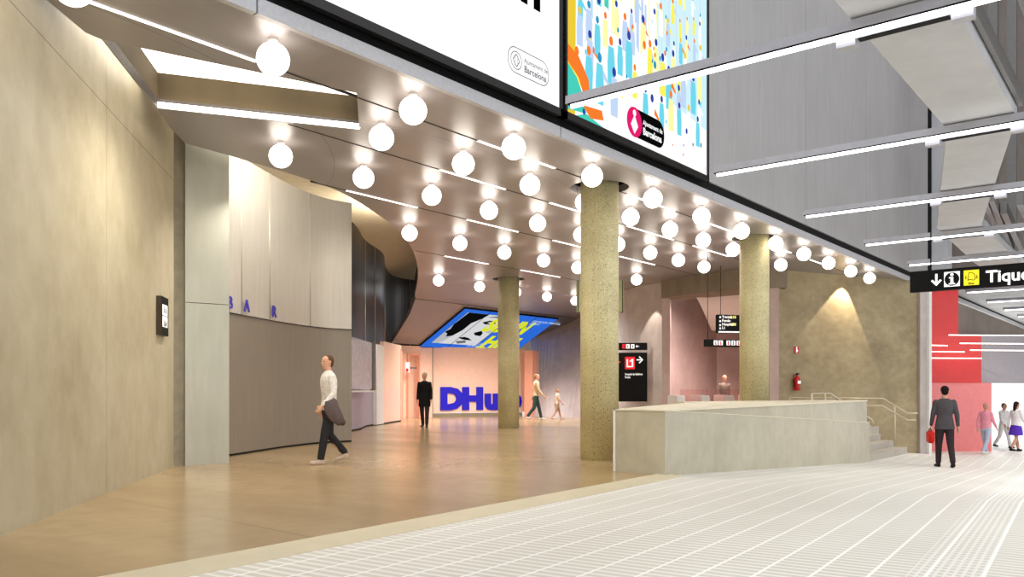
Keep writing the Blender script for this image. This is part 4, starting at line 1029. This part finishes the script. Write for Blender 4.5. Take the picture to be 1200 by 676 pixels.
    for key, s in (('L', -1), ('R', 1)):
        limb(bm, J['hip'+key], J['kn'+key], .082, .052, .004); limb(bm, J['kn'+key], J['an'+key], .05, .036, .012)
        limb(bm, J['an'+key]+V((0, -.02, -.02)), J['toe'+key], .036, .024)
        limb(bm, J['sh'+key]-V((s*.02, 0, 0)), J['el'+key], .046, .036, .004); limb(bm, J['el'+key], J['wr'+key], .036, .025, .005)
        w, d = J['wr'+key], J['d'+key]; lat = V((0, 1, 0)) - d*d.y; lat = lat.normalized() if lat.length > .1 else V((0, 0, 1)); pn = d.cross(lat).normalized()*(-s if False else 1)
        if pn.x*s > 0: pn = -pn                                 # palm towards the body
        loft(bm, [(w-d*.01, .024, .018), (w+d*.03, .034, .015), (w+d*.07, .04, .014), (w+d*.088, .036, .012)], 12, (lat, pn))
        for i, (o_, L) in enumerate(((.03, .07), (.011, .08), (-.009, .074), (-.028, .058))):
            b0 = w + d*.08 + lat*o_; b1 = b0 + d*L*.5 + pn*.006; b2 = b1 + d*L*.38 + pn*.02
            loft(bm, [(b0, .0085, .0085), (b1, .008, .008), (b2, .0065, .0065)], 8)
        t0 = w + d*.025 + lat*.03; loft(bm, [(t0, .012, .011), (t0+d*.03+lat*.022+pn*.008, .0095, .0095), (t0+d*.06+lat*.026+pn*.014, .007, .007)], 8)
    o = link('body', bm, SK, r, True); remesh(o, vox if vox < .01 else .01, 2)
    # eyes
    for s in (-1, 1):
        bm = bmesh.new(); ell(bm, H(s*.03, .086, .01), .011, .006, .006, 8); link('eye', bm, 'black', r, True)
    # top
    bm = bmesh.new(); z0 = .84
    torso(bm, .012, z0, 1.49)
    if longtop:
        c0, c1 = up(.95-drop), up(.95-drop) - V((0, 0, longtop))
        loft(bm, [(up(1.12-drop), .15, .115), (c0, .185, .135), (c1, .2, .155)], 20, (V((1, 0, 0)), V((0, 1, 0))))
    for key, s in (('L', -1), ('R', 1)):
        limb(bm, J['sh'+key]-V((s*.015, 0, 0)), J['el'+key], .062, .05)
        if sleeves: limb(bm, J['el'+key], J['wr'+key]-J['d'+key]*.02, .05, .036)
    if collar is not None: loft(bm, [(up(1.475-drop), .07, .066), (up(1.515-drop), .062, .062)], 16, (V((1, 0, 0)), V((0, 1, 0))))
    o = link('top', bm, top, r, True); remesh(o, max(vox, .01), 4)
    # bottoms
    bm = bmesh.new()
    loft(bm, [(up(1.02-drop), .152, .112), (up(.95-drop), .172, .124), (up(.87-drop), .172, .122), (up(.83-drop), .14, .1)], 18, (V((1, 0, 0)), V((0, 1, 0))))
    if skirt: loft(bm, [(up(1.0-drop), .15, .11), (up(.85-drop), .2, .16), (up(.6-drop), .24, .21)], 20, (V((1, 0, 0)), V((0, 1, 0))))
    else:
        for key in 'LR':
            limb(bm, J['hip'+key], J['kn'+key], .1, .07)
            if not shorts: limb(bm, J['kn'+key], J['an'+key]+V((0, 0, .03)), .068, .056)
    o = link('skirt' if skirt else ('shorts' if shorts else 'trousers'), bm, bottom, r, True); remesh(o, max(vox, .011), 4)
    for key in 'LR':
        bm = bmesh.new(); a, t_, f = J['an'+key], J['toe'+key], J['f'+key]
        limb(bm, a+V((0, -.035*f.y, -.035))-f*.0, t_ + V((0, 0, .0)), .045, .036); limb(bm, a+V((0, 0, .02)), a+V((0, 0, -.03)), .045, .045)
        o = link('shoe', bm, shoes, r, True); remesh(o, .01, 2)
    bm = bmesh.new(); ell(bm, H(0, -.022, .03), .083, .093, .087); ell(bm, H(0, -.05, -.02), .07, .06, .07)
    if long_hair: loft(bm, [(H(0, -.05, .03), .075, .05), (H(0, -.085, -.1), .07, .04), (H(0, -.1, -.24), .045, .03), (H(0, -.095, -.3), .02, .015)], 14, (HR @ V((1, 0, 0)), HR @ V((0, 1, 0))))
    o = link('hair', bm, hair, r, True); remesh(o, .009, 3)
    return r, J
cl_ = {}
def cloth(n, c, rough=.85): return plain(n, c, rough, 0, .15, .08, 30)
def cdir(x, d): return cw(x, d)
bootw = cloth('tan shoe leather', (190, 170, 150), .5); blk = cloth('black leather', (30, 28, 28), .5)
walk = dict(legL=(.3, .1, .1), legR=(-.2, .4, -.35), armL=(-.3, .1, .2, 0), armR=(.25, .1, .4, 0), lean=.03, drop=.035)
# 1 man with white shirt
p1 = dict(legL=(.26, .1, .08), legR=(-.08, .6, -.5), armL=(.0, .16, .75, .1), armR=(-.12, .12, .35, 0), lean=.03, drop=.02, turn=.25)
L1 = PX(386, 13.3)
pr, J = person('person in white shirt and dark trousers walking left with a jacket over the arm', L1, cdir(-.85, -.53), 1.75, p1, cloth('white shirt cotton', (226, 220, 212)), cloth('charcoal trousers', (46, 46, 48)), bootw, cloth('brown hair', (92, 66, 48)), collar=1, vox=.008)
# jacket draped on the left forearm (which is on the camera side)
bm = bmesh.new(); n = 26; rows_ = []
el_, wr_ = J['elL'], J['wrL']
for i in range(12):
    t_ = i/11; ring = []
    for j in range(n):
        a = 2*math.pi*j/n; wob = 1+.16*math.sin(3*a+t_*5)+.07*math.sin(7*a)
        c = Vector((el_.x+.0, (el_.y*.55+wr_.y*.45)-.02-.05*t_, el_.z*.4+wr_.z*.6+.05-.42*t_)); c.y -= .1*t_; ry = .085+.04*math.sin(t_*2.6); rx = .045+.03*math.sin(t_*2.8)
        if i in (0, 11): rx *= .5; ry *= .6
        ring.append(bm.verts.new(c+Vector((math.cos(a)*rx*wob, math.sin(a)*ry*wob+.03*math.sin(t_*4), .02*math.sin(2*a)))))
    rows_.append(ring)
for A_, B_ in zip(rows_, rows_[1:]):
    for j in range(n): bm.faces.new((A_[j], A_[(j+1) % n], B_[(j+1) % n], B_[j]))
bm.faces.new(rows_[0][::-1]); bm.faces.new(rows_[-1])
o = link('jacket', bm, cloth('grey brown jacket wool', (98, 86, 84)), None, True, loc=L1, rot=pr.rotation_euler); setp(o, 'grey-brown jacket draped over the arm of the white-shirted walker', 'jacket')
# 2 dark coat person
st = dict(legL=(.16, .05, 0), legR=(-.14, .2, -.1), armL=(.05, .1, .15, 0), armR=(-.1, .1, .3, 0), drop=.01)
person('person in long black coat walking towards the camera before the salmon wall', PX(497.5, 26.6), cdir(-.1, -1), 1.74, st, cloth('black coat', (26, 24, 26)), cloth('dark trousers', (56, 48, 50)), blk, cloth('dark blond hair', (120, 92, 64)), longtop=.28)
# 3, 4 adult and child by the curved wall
person('person in beige top and dark green trousers walking right beside a child', PX(628, 33.0), cdir(1, .1), 1.86, walk, cloth('beige knit', (206, 180, 146)), cloth('dark green trousers', (52, 74, 70)), cloth('white shoe', (220, 214, 206)), cloth('light brown hair', (150, 116, 84)))
person('small child in pale clothes walking beside the curved concrete wall', PX(653, 33.3), cdir(1, .1), 1.26, walk, cloth('cream shirt', (214, 190, 166)), cloth('tan shorts', (176, 150, 124)), cloth('pale shoe', (206, 190, 176)), cloth('child hair', (160, 126, 94)), shorts=True, sleeves=False)
# 5 man in grey jacket in the passage
L5 = PX(1107, 17.8); L5.z = rz(L5.x)+.0
p5 = dict(legL=(.2, .1, 0), legR=(-.2, .25, -.2), armL=(.08, .14, .25, 0), armR=(-.15, .16, .2, 0), drop=.02)
pr5, J5 = person('person in dark grey jacket seen from behind in the paved passage', L5, cdir(.25, 1), 1.75, p5, cloth('dark grey jacket', (76, 72, 74)), cloth('charcoal trousers dark', (52, 44, 46)), blk, cloth('black hair', (30, 24, 22)), longtop=.12)
w_ = J5['wrL']; bm = bmesh.new(); box(bm, -.05, .05, -.17, .17, -.3, -.04); bmesh.ops.bevel(bm, geom=bm.edges[:], offset=.025, segments=3, affect='EDGES')
hb = empty('handbag', pr5.matrix_basis @ (w_ + J5['dL']*.08), 'red handbag held by the person in dark grey jacket', 'bag', rz=pr5.rotation_euler.z)
link('bag_body', bm, cloth('red leather', (206, 40, 30), .4), hb, True)
bm = bmesh.new(); tube(bm, [(0, -.1, -.05), (0, -.08, .0), (0, 0, .03), (0, .08, 0), (0, .1, -.05)], .01, 8); link('bag_strap', bm, 'black', hb)
# 6-8 people at far right
def rp(px_, d): p = PX(px_, d); p.z = rz(p.x); return p
pp = rp(1155, 26.6)
person('person in pink top and pale blue trousers before the rosy panel', pp, cdir(.8, .5), 1.66, walk, cloth('pink top', (230, 150, 166)), cloth('pale blue trousers', (176, 186, 204)), cloth('pale shoes', (220, 214, 206)), cloth('fair hair', (190, 140, 120)))
person('person in white shirt and white trousers walking at the passage opening', rp(1176, 30.5), cdir(.3, -1), 1.66, walk, cloth('white shirt', (240, 238, 234)), cloth('white trousers', (228, 226, 224)), blk, cloth('brown hair dark', (96, 66, 50)))
person('person in white top and purple skirt with long dark hair at the right edge', rp(1190.5, 28.2), cdir(1, .3), 1.72, walk, cloth('white top', (240, 238, 236)), cloth('purple skirt', (92, 58, 186)), blk, cloth('dark long hair', (52, 34, 30)), skirt=True, long_hair=True)
# 9 people beyond the gates
person('person in tan coat standing behind the ticket gates', PX(849, 28.6), cdir(.3, -1), 1.7, st, cloth('tan coat', (140, 124, 112)), cloth('dark trousers gate', (60, 54, 60)), blk, cloth('auburn hair', (170, 110, 80)))
